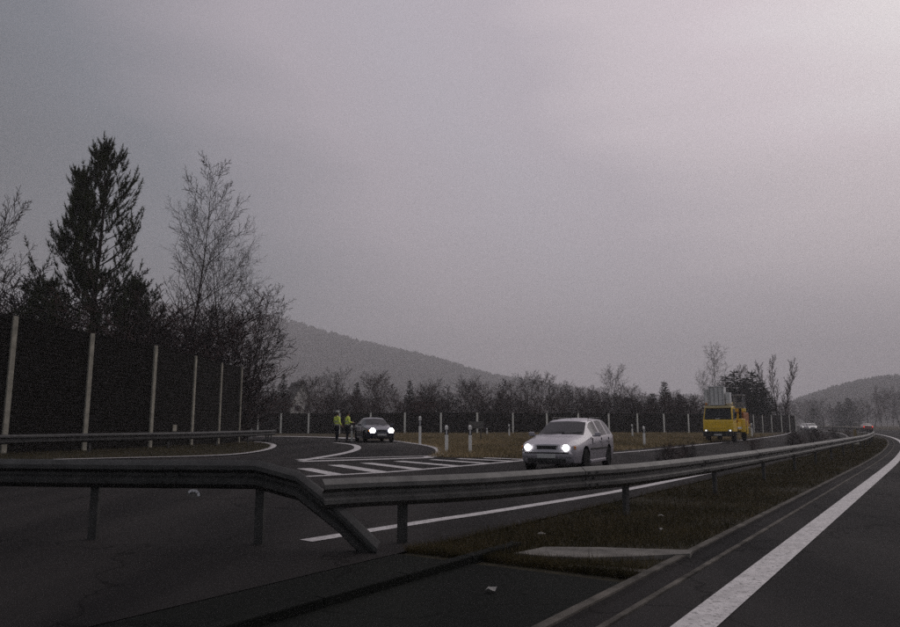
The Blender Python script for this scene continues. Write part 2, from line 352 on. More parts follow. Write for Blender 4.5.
# kerbs, apron
mb = MB()
for s in np.arange(-6, 6.2, 1.0):
    x, y = st(s + .5, 3.85); mb2 = MB(); mb2.box((0, 0, .0), (.12, .992, .13), bev=.012)
    o = mb2.build('kerb_stone', 'asphalt_dark_shaded', None, loc=(x, y, 0), rz=-A0); tag(o, f'{ORD[int(s+6)]} low dark kerb stone from the left along the dark paved median crossing', 'kerb stone', 'kerb stones beside the median crossing')
ap = [at(514, 556), at(545, 549.5), at(600, 550), at(660, 552), at(694, 552.5), at(690, 556.5), at(640, 559), at(590, 560.5), at(545, 559)]
area('concrete_apron', 'concrete', ap, dz=.03, skirt=.06)
area('lower_apron', 'concrete_dirty', [at(566, 565.5), at(610, 568), at(646, 571), at(645, 574), at(610, 571), at(566, 568.5)], dz=.015, skirt=.04)
# ------------------------------------------------------------------ guardrails
PROF = [(0, 0), (.022, .012), (.075, .055), (.078, .10), (.012, .140), (.012, .172), (.078, .212), (.075, .257), (.022, .30), (0, .312)]
def beam_mesh(P, Z, sgn):
    mb = MB(); k = len(PROF)
    for i, p in enumerate(P):
        t = (P[min(i+1, len(P)-1)] - P[max(i-1, 0)]); t.z = 0; t.normalize(); n = Vector((-t.y, t.x, 0)) * sgn
        for off, th in ((0, 1), (-.006, 0)):
            for a, z in PROF: q = p + n*(a + off); mb.v.append((q.x, q.y, Z[i] - .312 + z))
    for i in range(len(P)-1):
        b, c = i*2*k, (i+1)*2*k
        for j in range(k-1):
            mb.f.append((b+j, c+j, c+j+1, b+j+1)); mb.f.append((b+k+j+1, c+k+j+1, c+k+j, b+k+j))
        mb.f.append((b+k-1, c+k-1, c+2*k-1, b+2*k-1)); mb.f.append((b+k, c+k, c, b))
    return mb
def guardrail(path, top, sgn, label, material, piece=4.0, post_every=2.0, ztop=None, post_skip=None):
    P = resample(path, .5); o0 = Vector((P[0].x, P[0].y, g(P[0].x, P[0].y)))
    root = empty('guardrail', o0, 0, label, 'guardrail'); n = int(piece/.5)
    zs = [(g(p.x, p.y) + top) if ztop is None else ztop(p) for p in P]
    for a in range(0, len(P)-1, n):
        b = min(a+n, len(P)-1); seg = [p - Vector((o0.x, o0.y, 0)) for p in P[a:b+1]]
        bm_ = beam_mesh(seg, [z - o0.z + (.003 if (a//n) % 2 else 0) for z in zs[a:b+1]], sgn); ob = bm_.build('beam', material, root); smooth_by_angle(ob, 24)
    for a in range(n, min(len(P)-2, n*9), n):
        p = P[a]; t = (P[a+1]-P[a-1]); t.z = 0; t.normalize(); n2 = Vector((-t.y, t.x, 0))*sgn; bo = MB()
        for dt in (-.10, .06):
            for zz_, off_ in ((.078, .085), (.235, .085), (.156, .02)):
                q = p + t*dt + n2*off_ - Vector((o0.x, o0.y, 0)); bo.tube([(q.x, q.y, zs[a]-.312+zz_-o0.z), (q.x+n2.x*.014, q.y+n2.y*.014, zs[a]-.312+zz_-o0.z)], .016, 6)
        lap = beam_mesh([p - t*.16 + n2*.004 - Vector((o0.x, o0.y, 0)), p + t*.004 + n2*.004 - Vector((o0.x, o0.y, 0))], [zs[a]-o0.z+.002]*2, sgn)
        l_ = lap.build('lap_joint', material, root); smooth_by_angle(l_, 24); bo.build('bolts', 'galv_dark', l_)['kind'] = 'stuff'
    pm = MB(); pm.box((0, 0, 0), (.006, .10, 1)); pm.box((.03, .047, 0), (.055, .006, 1)); pm.box((.03, -.047, 0), (.055, .006, 1)); pme = pm.mesh('post', 'galv_dark')
    for a in range(2, len(P)-1, int(post_every/.5)):
        p = P[a]; t = P[a+1]-P[a-1]; ang = math.atan2(t.y, t.x); n2 = Vector((-t.y, t.x, 0)).normalized()*sgn
        gz = g(p.x, p.y) - .15; h = zs[a] - .03 - gz
        if h < .35: continue
        q = p - n2*.075; link('post', pme, root, (q.x-o0.x, q.y-o0.y, gz + h/2 - o0.z), ang + R(90), (1, 1, h))
    return root
rp = [at(322, 479, .73), at(335, 478, .73), at(400, 476, .73), at(480, 473, .73), at(560, 468, .73), at(660, 461, .73), at(780, 447, .73), at(847, 437.6, .73)]
rail_path = crom([(p[0], p[1], 0) for p in rp], 8) + [Vector((*st(s, 3.15), 0)) for s in range(42, 230, 4)]
guardrail(rail_path, .73, -1, 'long weathered steel guardrail along the grassy median, in front of the silver estate car', 'galv', post_every=4)
lp = [(-14, 12.5, 0), (-10, 10.2, 0), (-7, 9.0, 0), (-5.2, 8.55, 0), (-3.4, 8.3, 0), (-1.95, 8.1, 0), (-1.55, 7.98, 0), (-1.2, 7.86, 0), (-.92, 7.76, 0), (-.72, 7.68, 0)]
def lz(p):
    return float(np.interp(p.x, [-14, -2.0, -1.75, -1.2, -.72], [.9, .9, .86, .50, .10]))
guardrail(crom(lp, 6), .9, -1, 'dark guardrail section at lower left whose end turns down to the ground', 'galv_dark', ztop=lz)
# ------------------------------------------------------------------ noise barriers
def barrier(posts, ztop, label, material, post_mat, pw=.22, rows=5, panel_t=.12):
    x0, y0 = posts[0]; gz0 = g(x0, y0); root = empty('noise_barrier', (x0, y0, gz0), 0, label, 'noise barrier')
    def H(i): return ztop[i] if hasattr(ztop, '__len__') else ztop
    for i, (x, y) in enumerate(posts):
        a = posts[max(i-1, 0)]; b = posts[min(i+1, len(posts)-1)]; ang = math.atan2(b[1]-a[1], b[0]-a[0])
        zb = g(x, y) - .3; z1 = H(i) + .06; mb = MB(); mb.box((0, 0, (zb+z1)/2 - gz0), (pw, pw*1.3, z1-zb), bev=.015)
        mb.build('post', post_mat, root, loc=(x-x0, y-y0, 0), rz=ang)
    for i in range(len(posts)-1):
        a, b = Vector((*posts[i], 0)), Vector((*posts[i+1], 0)); L = (b-a).length; d = (b-a)/L; ang = math.atan2(d.y, d.x); c = (a+b)/2
        za = g(a.x, a.y) - .2; mb = MB(); hz = H(i) - za
        # ribbed panel: saw-tooth profile on both faces
        ribs = max(6, int(hz/.16)); prof = []
        for k in range(ribs):
            z0 = za + hz*k/ribs; z1 = za + hz*(k+1)/ribs; prof += [(panel_t/2 - .022, z0), (panel_t/2, z0 + (z1-z0)*.12), (panel_t/2, z0 + (z1-z0)*.88), (panel_t/2 - .022, z1)]
        hl = L/2 - pw*.45; dzr = (H(i+1) - H(i)); k = len(prof)
        for xx in (-hl, hl):
            e = dzr * (xx + hl)/(2*hl)
            for off, z in prof: mb.v.append((xx, off, z - gz0 + e*(z-za)/hz))
            for off, z in prof: mb.v.append((xx, -off, z - gz0 + e*(z-za)/hz))
        for j in range(k-1):
            mb.f.append((j, 2*k+j, 2*k+j+1, j+1)); mb.f.append((k+j+1, 3*k+j+1, 3*k+j, k+j))
        mb.f.append((k-1, 3*k-1, 4*k-1, 2*k-1)); mb.f.append(tuple(range(k)) + tuple(range(2*k-1, k-1, -1))); mb.f.append(tuple(range(2*k, 3*k))[::-1] + tuple(range(3*k, 4*k)))
        mb.build('panel', material, root, loc=(c.x-x0, c.y-y0, 0), rz=ang)
        cm = MB(); cm.box((0, 0, H(i) - gz0 + dzr/2 + .02), (L - pw*1.05, .16, .06), mtx=Matrix.Translation((0, 0, H(i)-gz0+dzr/2+.035)) @ Matrix.Rotation(-math.atan2(dzr, L), 4, 'Y') @ Matrix.Diagonal((1, 1, 1, 1)))
        cm.build('coping', material, root, loc=(c.x-x0, c.y-y0, 0), rz=ang)
    return root
near_u = [(4, 318), (84, 335), (149.5, 347), (190.5, 357), (217.5, 364), (238, 368)]
dist = [25.7, 28.8, 32.2, 35.9, 39.7, 43.7]
nposts = [(ux(u, d), d) for (u, v), d in zip(near_u, dist)]; ntop = [zt(v, d) for (u, v), d in zip(near_u, dist)]
for k in range(3):
    a, b = nposts[0], nposts[1]; nposts.insert(0, (a[0] - 1.5, a[1] - 3.5)); ntop.insert(0, ntop[0] + .12)
barrier(nposts, ntop, 'tall dark noise barrier with pale posts at left, in front of the pine', 'panel', 'concrete_pale', pw=.2)
def chain(us, y, spacing):
    P = [(ux(us[0], y), y)]
    for u in us[1:]:
        k = ux(u, 1.0); x0, y0 = P[-1]; a = k*k + 1; b = -2*(k*x0 + y0); c = x0*x0 + y0*y0 - spacing**2
        D = b*b - 4*a*c; yn = (-b + math.sqrt(D))/(2*a) if D > 0 else -b/(2*a); P.append((k*yn, yn))
    return P
right = chain([459, 477, 512.5, 546.7, 578, 608.5, 637, 663.5, 688, 710, 730, 744, 753, 762, 771, 781, 789, 795], 81, 4.05)[1:]
right[0] = (ux(477, 81), 81)
left = chain([477, 441, 405, 371, 340, 309, 281.5, 258.7, 240, 224, 211], 81, 4.05)[1:]
fposts = left[::-1] + right
barrier(fposts, [2.50 + .3*min(1, max(0, (y-95)/60)) for x, y in fposts], 'long low dark noise barrier with white posts far behind the grass verge', 'panel_far', 'concrete_white', pw=.2)
# guardrail in front of the near barrier
off = []
for i, (x, y) in enumerate(nposts):
    off.append((x + 2.0 + (.2 if i > 6 else 0), y - .3, 0))
off.append((-11.3, 46.5, 0)); off.append((-13.0, 51.5, 0))
guardrail(crom(off, 6), .70, -1, 'dull guardrail running along the foot of the tall near noise barrier', 'galv_dark', post_every=4)
# pale concrete wall far right
pp = [st(s, -15.5) for s in range(104, 178, 8)]
barrier(pp, 3.4, 'pale grey concrete wall beside the road at the far right edge', 'concrete', 'concrete', pw=.3)
# ------------------------------------------------------------------ trees
def grow(rng, mb_t, mb_c, p, d, L, r, lvl, P):
    n = P['seg'][lvl]; pts = [p.copy()]; dirs = [d.copy()]; q = p.copy(); dd = d.copy()
    for i in range(n):
        dd = (dd + Vector((rng.gauss(0, 1), rng.gauss(0, 1), rng.gauss(0, .6))) * P['wob'][lvl] + Vector((0, 0, P['up'][lvl]))).normalized()
        q = q + dd * (L/n); pts.append(q.copy()); dirs.append(dd.copy())
    tip = .0 if lvl == 0 else .25
    rad = [max(P['rmin'], r * (1 - (1-tip)*(i/n)**.9)) for i in range(n+1)]
    (mb_t if lvl <= P['trunk_lvl'] else mb_c).tube(pts, rad, P['sides'][lvl], cap=False)
    if lvl + 1 >= len(P['seg']): return
    m = P['kids'][lvl]; m = max(1, int(m * rng.uniform(.8, 1.2)))
    ga = rng.uniform(0, 6.28)
    for k in range(m):
        f = P['start'][lvl] + (1 - P['start'][lvl]) * (k + rng.random()*.8) / m; f = min(f, .985)
        x = f*n; i = min(int(x), n-1); b = pts[i].lerp(pts[i+1], x - i); bd = dirs[i+1]
        ga += 2.4 + rng.uniform(-.5, .5); a = R(P['ang'][lvl] * rng.uniform(.75, 1.2))
        o = bd.orthogonal().normalized(); s = Matrix.Rotation(ga, 3, bd) @ o
        nd = (bd*math.cos(a) + s*math.sin(a)).normalized()
        ll = L * P['len'][lvl] * (1 - f*P['taper'][lvl]) * rng.uniform(.7, 1.15)
        if lvl == 0: ll = P['shape'](f) * L * rng.uniform(.75, 1.12)
        grow(rng, mb_t, mb_c, b, nd, ll, max(P['rmin'], rad[i]*P['rk'][lvl]), lvl+1, P)
def bare(seed, shape, kids=(26, 9, 6), ang=(48, 42, 40), start=(.22, .12, .1), up=(.03, .07, .05, .02), h=10., r=.14, lens=(.4, .45, .45), rmin=.012, wob=(.05, .10, .13, .15)):
    rng = random.Random(seed); a, b = MB(), MB()
    P = dict(seg=(12, 6, 4, 2), wob=wob, up=up, rmin=rmin, sides=(6, 4, 3, 3), trunk_lvl=0, kids=kids, start=start, ang=ang, len=lens, taper=(.6, .55, .5), shape=shape, rk=(.5, .5, .55))
    grow(rng, a, b, Vector((0, 0, -.3)), Vector((0, 0, 1)), h + .3, r, 0, P)
    return a, b
oval = lambda f: .12 + .34*math.sin(math.pi*min(1, (f-.15)/.95))**.8 if f > .15 else .2
pyra = lambda f: .06 + .36*(1-f)
colm = lambda f: .15 + .13*(1-f)
bush = lambda f: .55
def needle_tuft(mb, p, d, L, n, rng, w=.012, spread=.9):
    for k in range(n):
        v = Vector((rng.gauss(0, 1), rng.gauss(0, 1), rng.gauss(0, 1))).normalized(); nd = (d + v*spread).normalized()
        b = p + d * rng.uniform(-.6, .5) * L; s = nd.orthogonal().normalized() * w; s = Matrix.Rotation(rng.uniform(0, 6.28), 3, nd) @ s
        e = b + nd*L*rng.uniform(.6, 1.1); i = len(mb.v)
        mb.v += [tuple(b - s), tuple(b + s), tuple(e)]; mb.f.append((i, i+1, i+2))
def pine_mesh(seed, h=16., rmax=3.3, base=.15, leaders=((0, 0, 0, 1.),)):
    """trunk, branches and clumped needle tufts; each leader is (x, y, start height, top height) in shares of h"""
    rng = random.Random(seed); t, b, c = MB(), MB(), MB()
    def axis_pts(ld):
        x, y, z0, z1 = ld; return [Vector((x*h*min(1, k/6) + math.sin(k*.7)*.05, y*h*min(1, k/6) + math.cos(k*.9)*.05, -.3 + h*z0 + (h*(z1-z0)+.3)*k/14)) for k in range(15)]
    for li, ld in enumerate(leaders):
        A_ = axis_pts(ld); t.tube(A_, [(.22 if li == 0 else .09)*(1-k/14.6) + .012 for k in range(15)], 6, cap=False)
        H0, H1 = max(base*h, ld[2]*h + .5), ld[3]*h; z = H0; ga = rng.uniform(0, 6)
        while z < H1 - .15:
            f = (z - base*h)/(H1 - base*h); fk = (z - A_[0].z)/(A_[-1].z - A_[0].z)*14; i = min(13, int(fk)); q0 = A_[i].lerp(A_[i+1], fk-i)
            for k in range(rng.choice((4, 5, 5)) if f < .85 else 3):
                ga += 2.4 + rng.uniform(-.5, .5); w_ = (1-f)**.72 * (.75 + .25*min(1, f*4+.3))
                Lb = (rmax if li == 0 else rmax*.5)*w_*rng.choice((.5, .8, 1., 1.25))*rng.uniform(.85, 1.15) + .3
                dd = Vector((math.cos(ga), math.sin(ga), rng.uniform(.05, .35) + .7*f)).normalized(); q = q0.copy(); bp = [q.copy()]
                for s in range(7):
                    dd = (dd + Vector((0, 0, .06 + .045*s)) + Vector((rng.gauss(0, .09), rng.gauss(0, .09), 0))).normalized(); q = q + dd*Lb/7; bp.append(q.copy())
                b.tube(bp, [.03*(1-.11*s)*Lb/3+.006 for s in range(8)], 4, cap=False)
                for s in range(3 if Lb > 1.2 else 2, 8):
                    for m in range(2 if s < 7 else 1):
                        if rng.random() < .16: continue
                        sd = Matrix.Rotation(rng.uniform(0, 6.28), 3, dd) @ dd.orthogonal().normalized()
                        sl = rng.uniform(.3, .75)*(.5 + Lb/5); td = (dd*.7 + sd*.8 + Vector((0, 0, .4))).normalized() if s < 7 else dd
                        e = bp[s] + td*sl; b.tube([bp[s], e], [.012, .006], 3, cap=False)
                        up_ = (td + Vector((0, 0, .9))).normalized()
                        for w in range(3): needle_tuft(c, e - td*sl*.25*w, up_, .25, 15, rng, .018, .95)
                        needle_tuft(c, e + up_*.16, up_, .24, 12, rng, .014, .35)
            z += .80*rng.uniform(.7, 1.3)*(1 - .42*f)*(h/16)
        needle_tuft(c, A_[-1], Vector((0, 0, 1)), .4, 24, rng, .017, .35); needle_tuft(c, A_[-1]-Vector((0, 0, .3)), Vector((0, 0, 1)), .4, 30, rng, .017, .6)
    return t, b, c
def spruce_mesh(seed, h=9., rmax=2.2):
    rng = random.Random(seed); t, c = MB(), MB(); t.tube([Vector((0, 0, -.3)), Vector((0, 0, h*.5)), Vector((0, 0, h*.97))], [.14, .08, .012], 6, cap=False)
    z = h*.06; ga = 0
    while z < h*.97:
        f = z/h
        for k in range(7 if f < .8 else 4):
            ga += 2.4 + rng.uniform(-.5, .5); L = rmax*(1-f)**.85*rng.uniform(.65, 1.2) + .12
            d = Vector((math.cos(ga), math.sin(ga), -.15 + .55*f)).normalized()
            for s in range(max(2, int(L/.26))):
                p = Vector((0, 0, z)) + d*L*(s+.7)/max(2, int(L/.26)); p.z += .10*L*((s/8)**2)
                needle_tuft(c, p, (d + Vector((0, 0, .12))).normalized(), .34, 10, rng, .045, .9)
        z += h*.033*rng.uniform(.75, 1.25)
    needle_tuft(c, Vector((0, 0, h*.97)), Vector((0, 0, 1)), .35, 12, rng, .02, .25)
    return t, c
TREE = {}
def variant(key, fn, mats):
    ms = fn(); TREE[key] = [mb.mesh(n, m) for mb, (n, m) in zip(ms, mats)]
TW = [('trunk', 'bark'), ('crown', 'twig')]; TR = [('trunk', 'bark'), ('crown', 'twig_red')]; TP = [('trunk', 'birch'), ('crown', 'twig_pale')]; SP = [('trunk', 'bark'), ('crown', 'spruce')]
variant('tall', lambda: bare(3, lambda f: .10 + .30*(1-f)**.9, kids=(30, 9, 6), ang=(46, 42, 40), start=(.15, .2, .15), h=10, r=.08, rmin=.0058), TW)
variant('spread', lambda: bare(11, oval, kids=(24, 12, 8), ang=(45, 40, 40), h=10, r=.085, rmin=.0045), TW)
variant('round', lambda: bare(5, oval, kids=(26, 12, 8), h=10, r=.15, rmin=.012), TW)
variant('round2', lambda: bare(8, oval, kids=(24, 13, 8), ang=(55, 45, 42), h=10, r=.15, rmin=.012), TR)
variant('round3', lambda: bare(21, pyra, kids=(34, 11, 8), h=10, r=.14, rmin=.012), TW)
variant('birch', lambda: bare(14, lambda f: .10 + .2*math.sin(math.pi*f)**.7, kids=(26, 10, 6), ang=(40, 42, 45), start=(.2, .1, .1), up=(.03, .05, -.04, -.06), h=10, r=.09, rmin=.009), TP)
variant('poplar', lambda: bare(17, colm, kids=(34, 8, 5), ang=(24, 24, 26), start=(.08, .1, .1), up=(.02, .16, .12, .08), h=10, r=.11, rmin=.012), TR)
variant('poplar2', lambda: bare(27, colm, kids=(26, 8, 5), ang=(26, 26, 28), start=(.12, .1, .1), up=(.02, .15, .1, .06), h=10, r=.10, rmin=.012), TR)
variant('bush', lambda: bare(31, bush, kids=(28, 10, 7), ang=(42, 40, 42), start=(.02, .1, .1), h=3.2, r=.05, lens=(.6, .5, .5), rmin=.007), TW)
variant('bush2', lambda: bare(36, bush, kids=(30, 10, 7), ang=(52, 40, 42), start=(.02, .1, .1), h=3.0, r=.05, lens=(.6, .5, .5), rmin=.007), TR)
variant('spruce', lambda: spruce_mesh(2), SP); variant('spruce2', lambda: spruce_mesh(9, 9, 2.7), SP)
def pine_var():
    return pine_mesh(4, 16., 4.5, .2, ((0, 0, 0, 1.), (-.07, .02, .42, .89)))
variant('pine', pine_var, [('trunk', 'bark'), ('branches', 'bark'), ('crown', 'needle')])
variant('pine2', lambda: pine_mesh(12, 16, 4.6, .06), [('trunk', 'bark'), ('branches', 'bark'), ('crown', 'needle')])
HN = dict(tall=10.2, spread=10.4, round=10.4, round2=10.4, round3=10.4, birch=10.3, poplar=11.5, poplar2=11.5, bush=3.7, bush2=3.6, spruce=9.1, spruce2=9.1, pine=16.3, pine2=16.3)
def tree(key, name, u, v, y, label, cat='tree', group=None, wk=1., rz=0., zoff=0.):
    x = ux(u, y, v); gz = g(x, y); h = zt(v, y) - gz; s = h/HN[key]
    r = empty(name, (x, y, gz), rz, label, cat, group); r.scale = (s*wk, s*wk, s)
    for me in TREE[key]: link(me.name.split('.')[0], me, r)
    return r
# behind the near barrier
tree('pine', 'pine_tree', 107, 147, 44, 'tall dark green pine rising above the near noise barrier at left', wk=1.0, rz=1.0)
tree('pine2', 'pine_tree', 136, 282, 46, 'low spreading dark pine beside the tall pine, behind the near noise barrier', wk=1.9, rz=2.)
tree('pine2', 'pine_tree', 44, 281, 41, 'low dark pine left of the tall pine behind the barrier', wk=1.8, rz=.5)
tree('tall', 'bare_tree', 188, 157, 49, 'tallest leafless tree, slender, right of the dark pine', wk=.95, rz=.4)
tree('spread', 'bare_tree', 233, 226, 50, 'broad leafless tree at the right end of the near barrier', wk=.92, rz=.9)
tree('round3', 'bare_tree', 160, 268, 51, 'short leafless tree close behind and left of the tallest leafless tree', wk=1.2, rz=2.2)
tree('spread', 'bare_tree', 207, 268, 47, 'short leafless tree between the tallest and the broad leafless trees', wk=1.1, rz=3.3)
tree('round', 'bare_tree', 2, 230, 40, 'leafless tree cut by the left edge of the picture', wk=.75, rz=1.7)
tree('round3', 'bare_tree', 27, 262, 43, 'thin leafless tree between the left picture edge and the low pine', wk=.9, rz=.2)
tree('round', 'bare_tree', 252, 300, 53, 'small leafless tree leaning out past the end of the near barrier', wk=.8, rz=4.1)
rngb = random.Random(5)
for i, (u, v) in enumerate([(12, 300), (62, 312), (90, 322), (118, 318), (146, 330), (172, 322), (196, 330), (222, 325), (244, 335)]):
    tree(('bush', 'bush2')[i % 2], 'leafless_shrub', u, v, 44 + (i % 3)*2, f'leafless shrub behind the near noise barrier, {ORD[i]} from the left', 'shrub', 'shrubs behind the near noise barrier', wk=1.5, rz=i*1.3)
# tree line behind the far barrier
TL = [(248, 378, 'round'), (262, 383, 'round2'), (271, 380, 'round3'), (284, 372, 'spruce'), (312, 384, 'round'), (320, 382, 'round2'), (331, 381, 'round3'), (345, 377, 'round'), (357, 381, 'spruce2'), (370, 380, 'round2'), (384, 379, 'round'), (397, 383, 'round3'), (410, 379, 'spruce'), (421, 388, 'round2'), (434, 386, 'round'), (447, 384, 'round3'), (460, 386, 'round2'), (473, 383, 'round'), (486, 387, 'round2'), (499, 378, 'round3'), (511, 384, 'round2'), (523, 379, 'round'), (537, 380, 'round2'), (549, 385, 'round3'), (562, 388, 'round'), (576, 391, 'round2'), (589, 389, 'round3'), (602, 390, 'round2')]
for i, (u, v, k) in enumerate(TL):
    kind = {'round': 'leafless brown tree', 'round2': 'leafless reddish tree', 'round3': 'leafless pointed tree', 'spruce': 'slim dark spruce', 'spruce2': 'broad dark spruce'}[k]
    tree(k, 'spruce_tree' if 'spruce' in k else 'bare_tree', u, v, 104 + (i*37 % 17), f'{kind} in the row behind the far barrier, {ORD[i]} tree from the left', 'tree', 'row of trees behind the far barrier', wk=1.25 if 'sp' not in k else .8, rz=i*1.9)
for i, u in enumerate(range(246, 610, 13)):
    if 285 < u < 305: continue
    tree(('bush', 'bush2')[i % 2], 'leafless_shrub', u + (i*7 % 5), 397 + (i*5 % 7), 97 + (i*29 % 9) + (6 if u < 300 or u > 560 else 0), f'leafless shrub close behind the far barrier, {ORD[i]} shrub from the left', 'shrub', 'shrubs behind the far barrier', wk=1.9, rz=i*2.1)
for i, u in enumerate(range(606, 704, 10)):
    tree(('bush', 'bush2')[i % 2], 'leafless_shrub', u + (i*7 % 5), 398 + (i*5 % 6), 101 + (i*29 % 9), f'leafless shrub behind the far barrier between estate car and truck, {ORD[i]} from the left', 'shrub', 'shrubs between estate car and truck', wk=1.9, rz=i*2.1)
tree('round', 'bare_tree', 617, 374, 108, 'leafless round tree standing above the far barrier, left of the spruce', wk=1.05, rz=1)
tree('round2', 'bare_tree', 638, 389, 112, 'low reddish leafless tree between the round tree and the spruce', wk=1.3, rz=2)
tree('spruce2', 'spruce_tree', 664, 380, 107, 'lone dark pointed spruce above the far barrier left of the truck', wk=.95, rz=0)
tree('spruce2', 'spruce_tree', 652, 392, 106, 'small dark spruce at the left foot of the lone pointed spruce', wk=1.2, rz=1)
tree('spruce2', 'spruce_tree', 679, 393, 108, 'small dark spruce at the right foot of the lone pointed spruce', wk=1.3, rz=2)
tree('round3', 'bare_tree', 694, 395, 112, 'low leafless tree left of the pale birch', wk=1.4, rz=2.6)
tree('birch', 'birch_tree', 711, 347, 118, 'pale leafless birch rising behind the yellow truck', wk=.95, rz=.6)
tree('birch', 'birch_tree', 703, 372, 120, 'shorter pale leafless birch left of the tall birch', wk=.9, rz=2.6)
for i, (u, v, y, k, w, l) in enumerate([(725, 374, 121, 'spruce2', 1., 'dark spruce nearest the birch behind the truck'), (734, 369, 123, 'spruce', 1.1, 'tallest dark spruce behind the truck'), (744, 376, 122, 'spruce2', 1.05, 'dark spruce right of the tallest one behind the truck'), (752, 370, 125, 'spruce', 1.15, 'dark spruce left of the poplars, topping the group'), (761, 381, 124, 'spruce2', 1.0, 'short dark spruce among the poplar trunks')]):
    tree(k, 'spruce_tree', u, v, y, l, 'tree', 'dark spruces behind the truck', wk=w*1.45, rz=i)
for i, (u, v, y, k, l) in enumerate([(745, 363, 130, 'poplar', 'leftmost thin leafless poplar, its tip above the dark spruces'), (753, 361, 131, 'poplar2', 'thin leafless poplar, second from the left of five'), (762, 358, 129, 'poplar', 'leafless poplar in the middle of the five'), (774, 349, 128, 'poplar2', 'tallest leafless poplar, reddish, right of the truck'), (780, 357, 130, 'poplar', 'rightmost leafless poplar at the end of the far barrier')]):
    tree(k, 'poplar_tree', u, v, y, l, 'tree', 'poplars right of the truck', wk=1.25, rz=i*2.)
# distant trees below the right hill
DT = [(786, 404, 'round'), (795, 402, 'round3'), (804, 403, 'round2'), (813, 404, 'spruce2'), (822, 402, 'round'), (831, 403, 'round3'), (839, 401, 'spruce2'), (848, 397, 'spruce2'), (857, 402, 'round'), (866, 400, 'round3'), (872, 396, 'round2'), (878, 384, 'poplar'), (884, 393, 'poplar2'), (890, 388, 'poplar2'), (897, 392, 'round'), (906, 390, 'round3')]
for i, (u, v, k) in enumerate(DT):
    kind = {'round': 'hazy leafless tree', 'round2': 'hazy reddish tree', 'round3': 'hazy pointed leafless tree', 'spruce2': 'hazy dark evergreen', 'poplar': 'hazy tall poplar', 'poplar2': 'hazy thin poplar'}[k]
    tree(k, 'poplar_tree' if 'pop' in k else ('evergreen_tree' if 'sp' in k else 'bare_tree'), u, v, 300 + (i*53 % 60), f'{kind} below the right hill, {ORD[i]} from the left', 'tree', 'distant trees below the right hill', wk=1.6 if 'pop' not in k else .9, rz=i*1.7)
# median shrubs just behind the guardrail
for i, (u, v, y, wk) in enumerate([(662, 448, 23, 1.3), (676, 447, 24, 1.4), (691, 446, 25, 1.3), (752, 438, 33, 1.1), (790, 434, 40, 1.2), (800, 434.5, 42, 1.1), (812, 431.5, 46, 1.1), (822, 432, 48, 1.2), (836, 430.5, 56, 1.1), (846, 430.5, 60, 1.0)]):
    x = ux(u, y); gz = g(x, y); h = zt(v, y) - gz; r = empty('median_shrub', (x, y, gz), i*1.1, f'low dark twiggy shrub on the median behind the guardrail, {ORD[i]} from the left', 'shrub', 'shrubs on the median'); s = h/3.6; r.scale = (s*wk*1.6, s*wk*1.6, s)
    for me in TREE[('bush', 'bush2')[i % 2]]: link(me.name.split('.')[0], me, r)
# ------------------------------------------------------------------ hills with their forest
def hill(name, ridge, D, depth, seed, ntree, label_forest, th=9.):
    us = np.array([r[0] for r in ridge], float); vs = np.array([r[1] for r in ridge], float); rng = np.random.default_rng(seed)
    U = np.linspace(us[0], us[-1], 90); K = np.linspace(-1, 1, 31)
    def hz(u, k):
        zr = np.array([zt(v, D) for v in np.interp(u, us, vs)]) - th*.9
        return zr * np.cos(np.clip(k, -1, 1)*math.pi/2)**1.2 * (1 + .0*u) + 3.5*np.sin(u*.043 + k*5 + seed)*np.cos(k*math.pi/2)
    G = [(ux(u, 1.0), D + k*depth, u, k) for k in K for u in U]; G = np.array(G)
    X = G[:, 0]*D*(1 + .0) * (1 + G[:, 3]*depth/D); Y = G[:, 1]; Z = np.maximum(hz(G[:, 2], G[:, 3]), -.5) - .3
    n = len(U); idx = np.arange(len(G)).reshape(len(K), n); Fq = np.stack([idx[:-1, :-1], idx[:-1, 1:], idx[1:, 1:], idx[1:, :-1]], -1).reshape(-1, 4)
    me = np_mesh(name, np.stack([X, Y, Z], 1), Fq, 'forest'); me.shade_smooth(); struct(link(name, me))
    u = rng.uniform(us[0], us[-1], ntree); k = rng.uniform(-.95, .12, ntree); y = D + k*depth; x = np.array([ux(a, 1.0) for a in u])*y; z = np.maximum(hz(u, k), -.5) - .6
    V = []; F = []; hgt = th*rng.uniform(.55, 1.15, ntree); wd = hgt*rng.uniform(.22, .42, ntree); c = 0
    ring = np.array([(math.cos(a), math.sin(a)) for a in np.linspace(0, 2*math.pi, 6)[:-1]])
    for i in range(ntree):
        con = rng.random() < .45; j = rng.normal(1, .16, (10, 1))
        low = ring*wd[i]*j[:5]*(1 if con else .7); mid = ring*wd[i]*j[5:]*(.5 if con else 1.05)
        V += [(x[i]+a, y[i]+b, z[i]+hgt[i]*.05) for a, b in low] + [(x[i]+a, y[i]+b, z[i]+hgt[i]*(.55 if con else .62)*w[0]) for (a, b), w in zip(mid, j[5:]*.5+.5)] + [(x[i], y[i], z[i]+hgt[i]*(1 if con else .92))]
        for q in range(5):
            r_ = (q+1) % 5; F += [(c+q, c+r_, c+5+r_), (c+q, c+5+r_, c+5+q), (c+5+q, c+5+r_, c+10)]
        c += 11
    o = struct(link(name + '_forest', np_mesh(name + '_forest', np.array(V), np.array(F), 'forest')), 'stuff'); tag(o, label_forest, 'forest')
hill('wooded_hill', [(-160, 330), (0, 308), (120, 304), (200, 309), (262, 319), (300, 326), (340, 335), (400, 351), (450, 363), (500, 374), (550, 384), (590, 391), (640, 401), (700, 412), (760, 421)], 1600, 600, 3, 12000, 'hazy winter forest covering the long hill behind the parked car', 13)
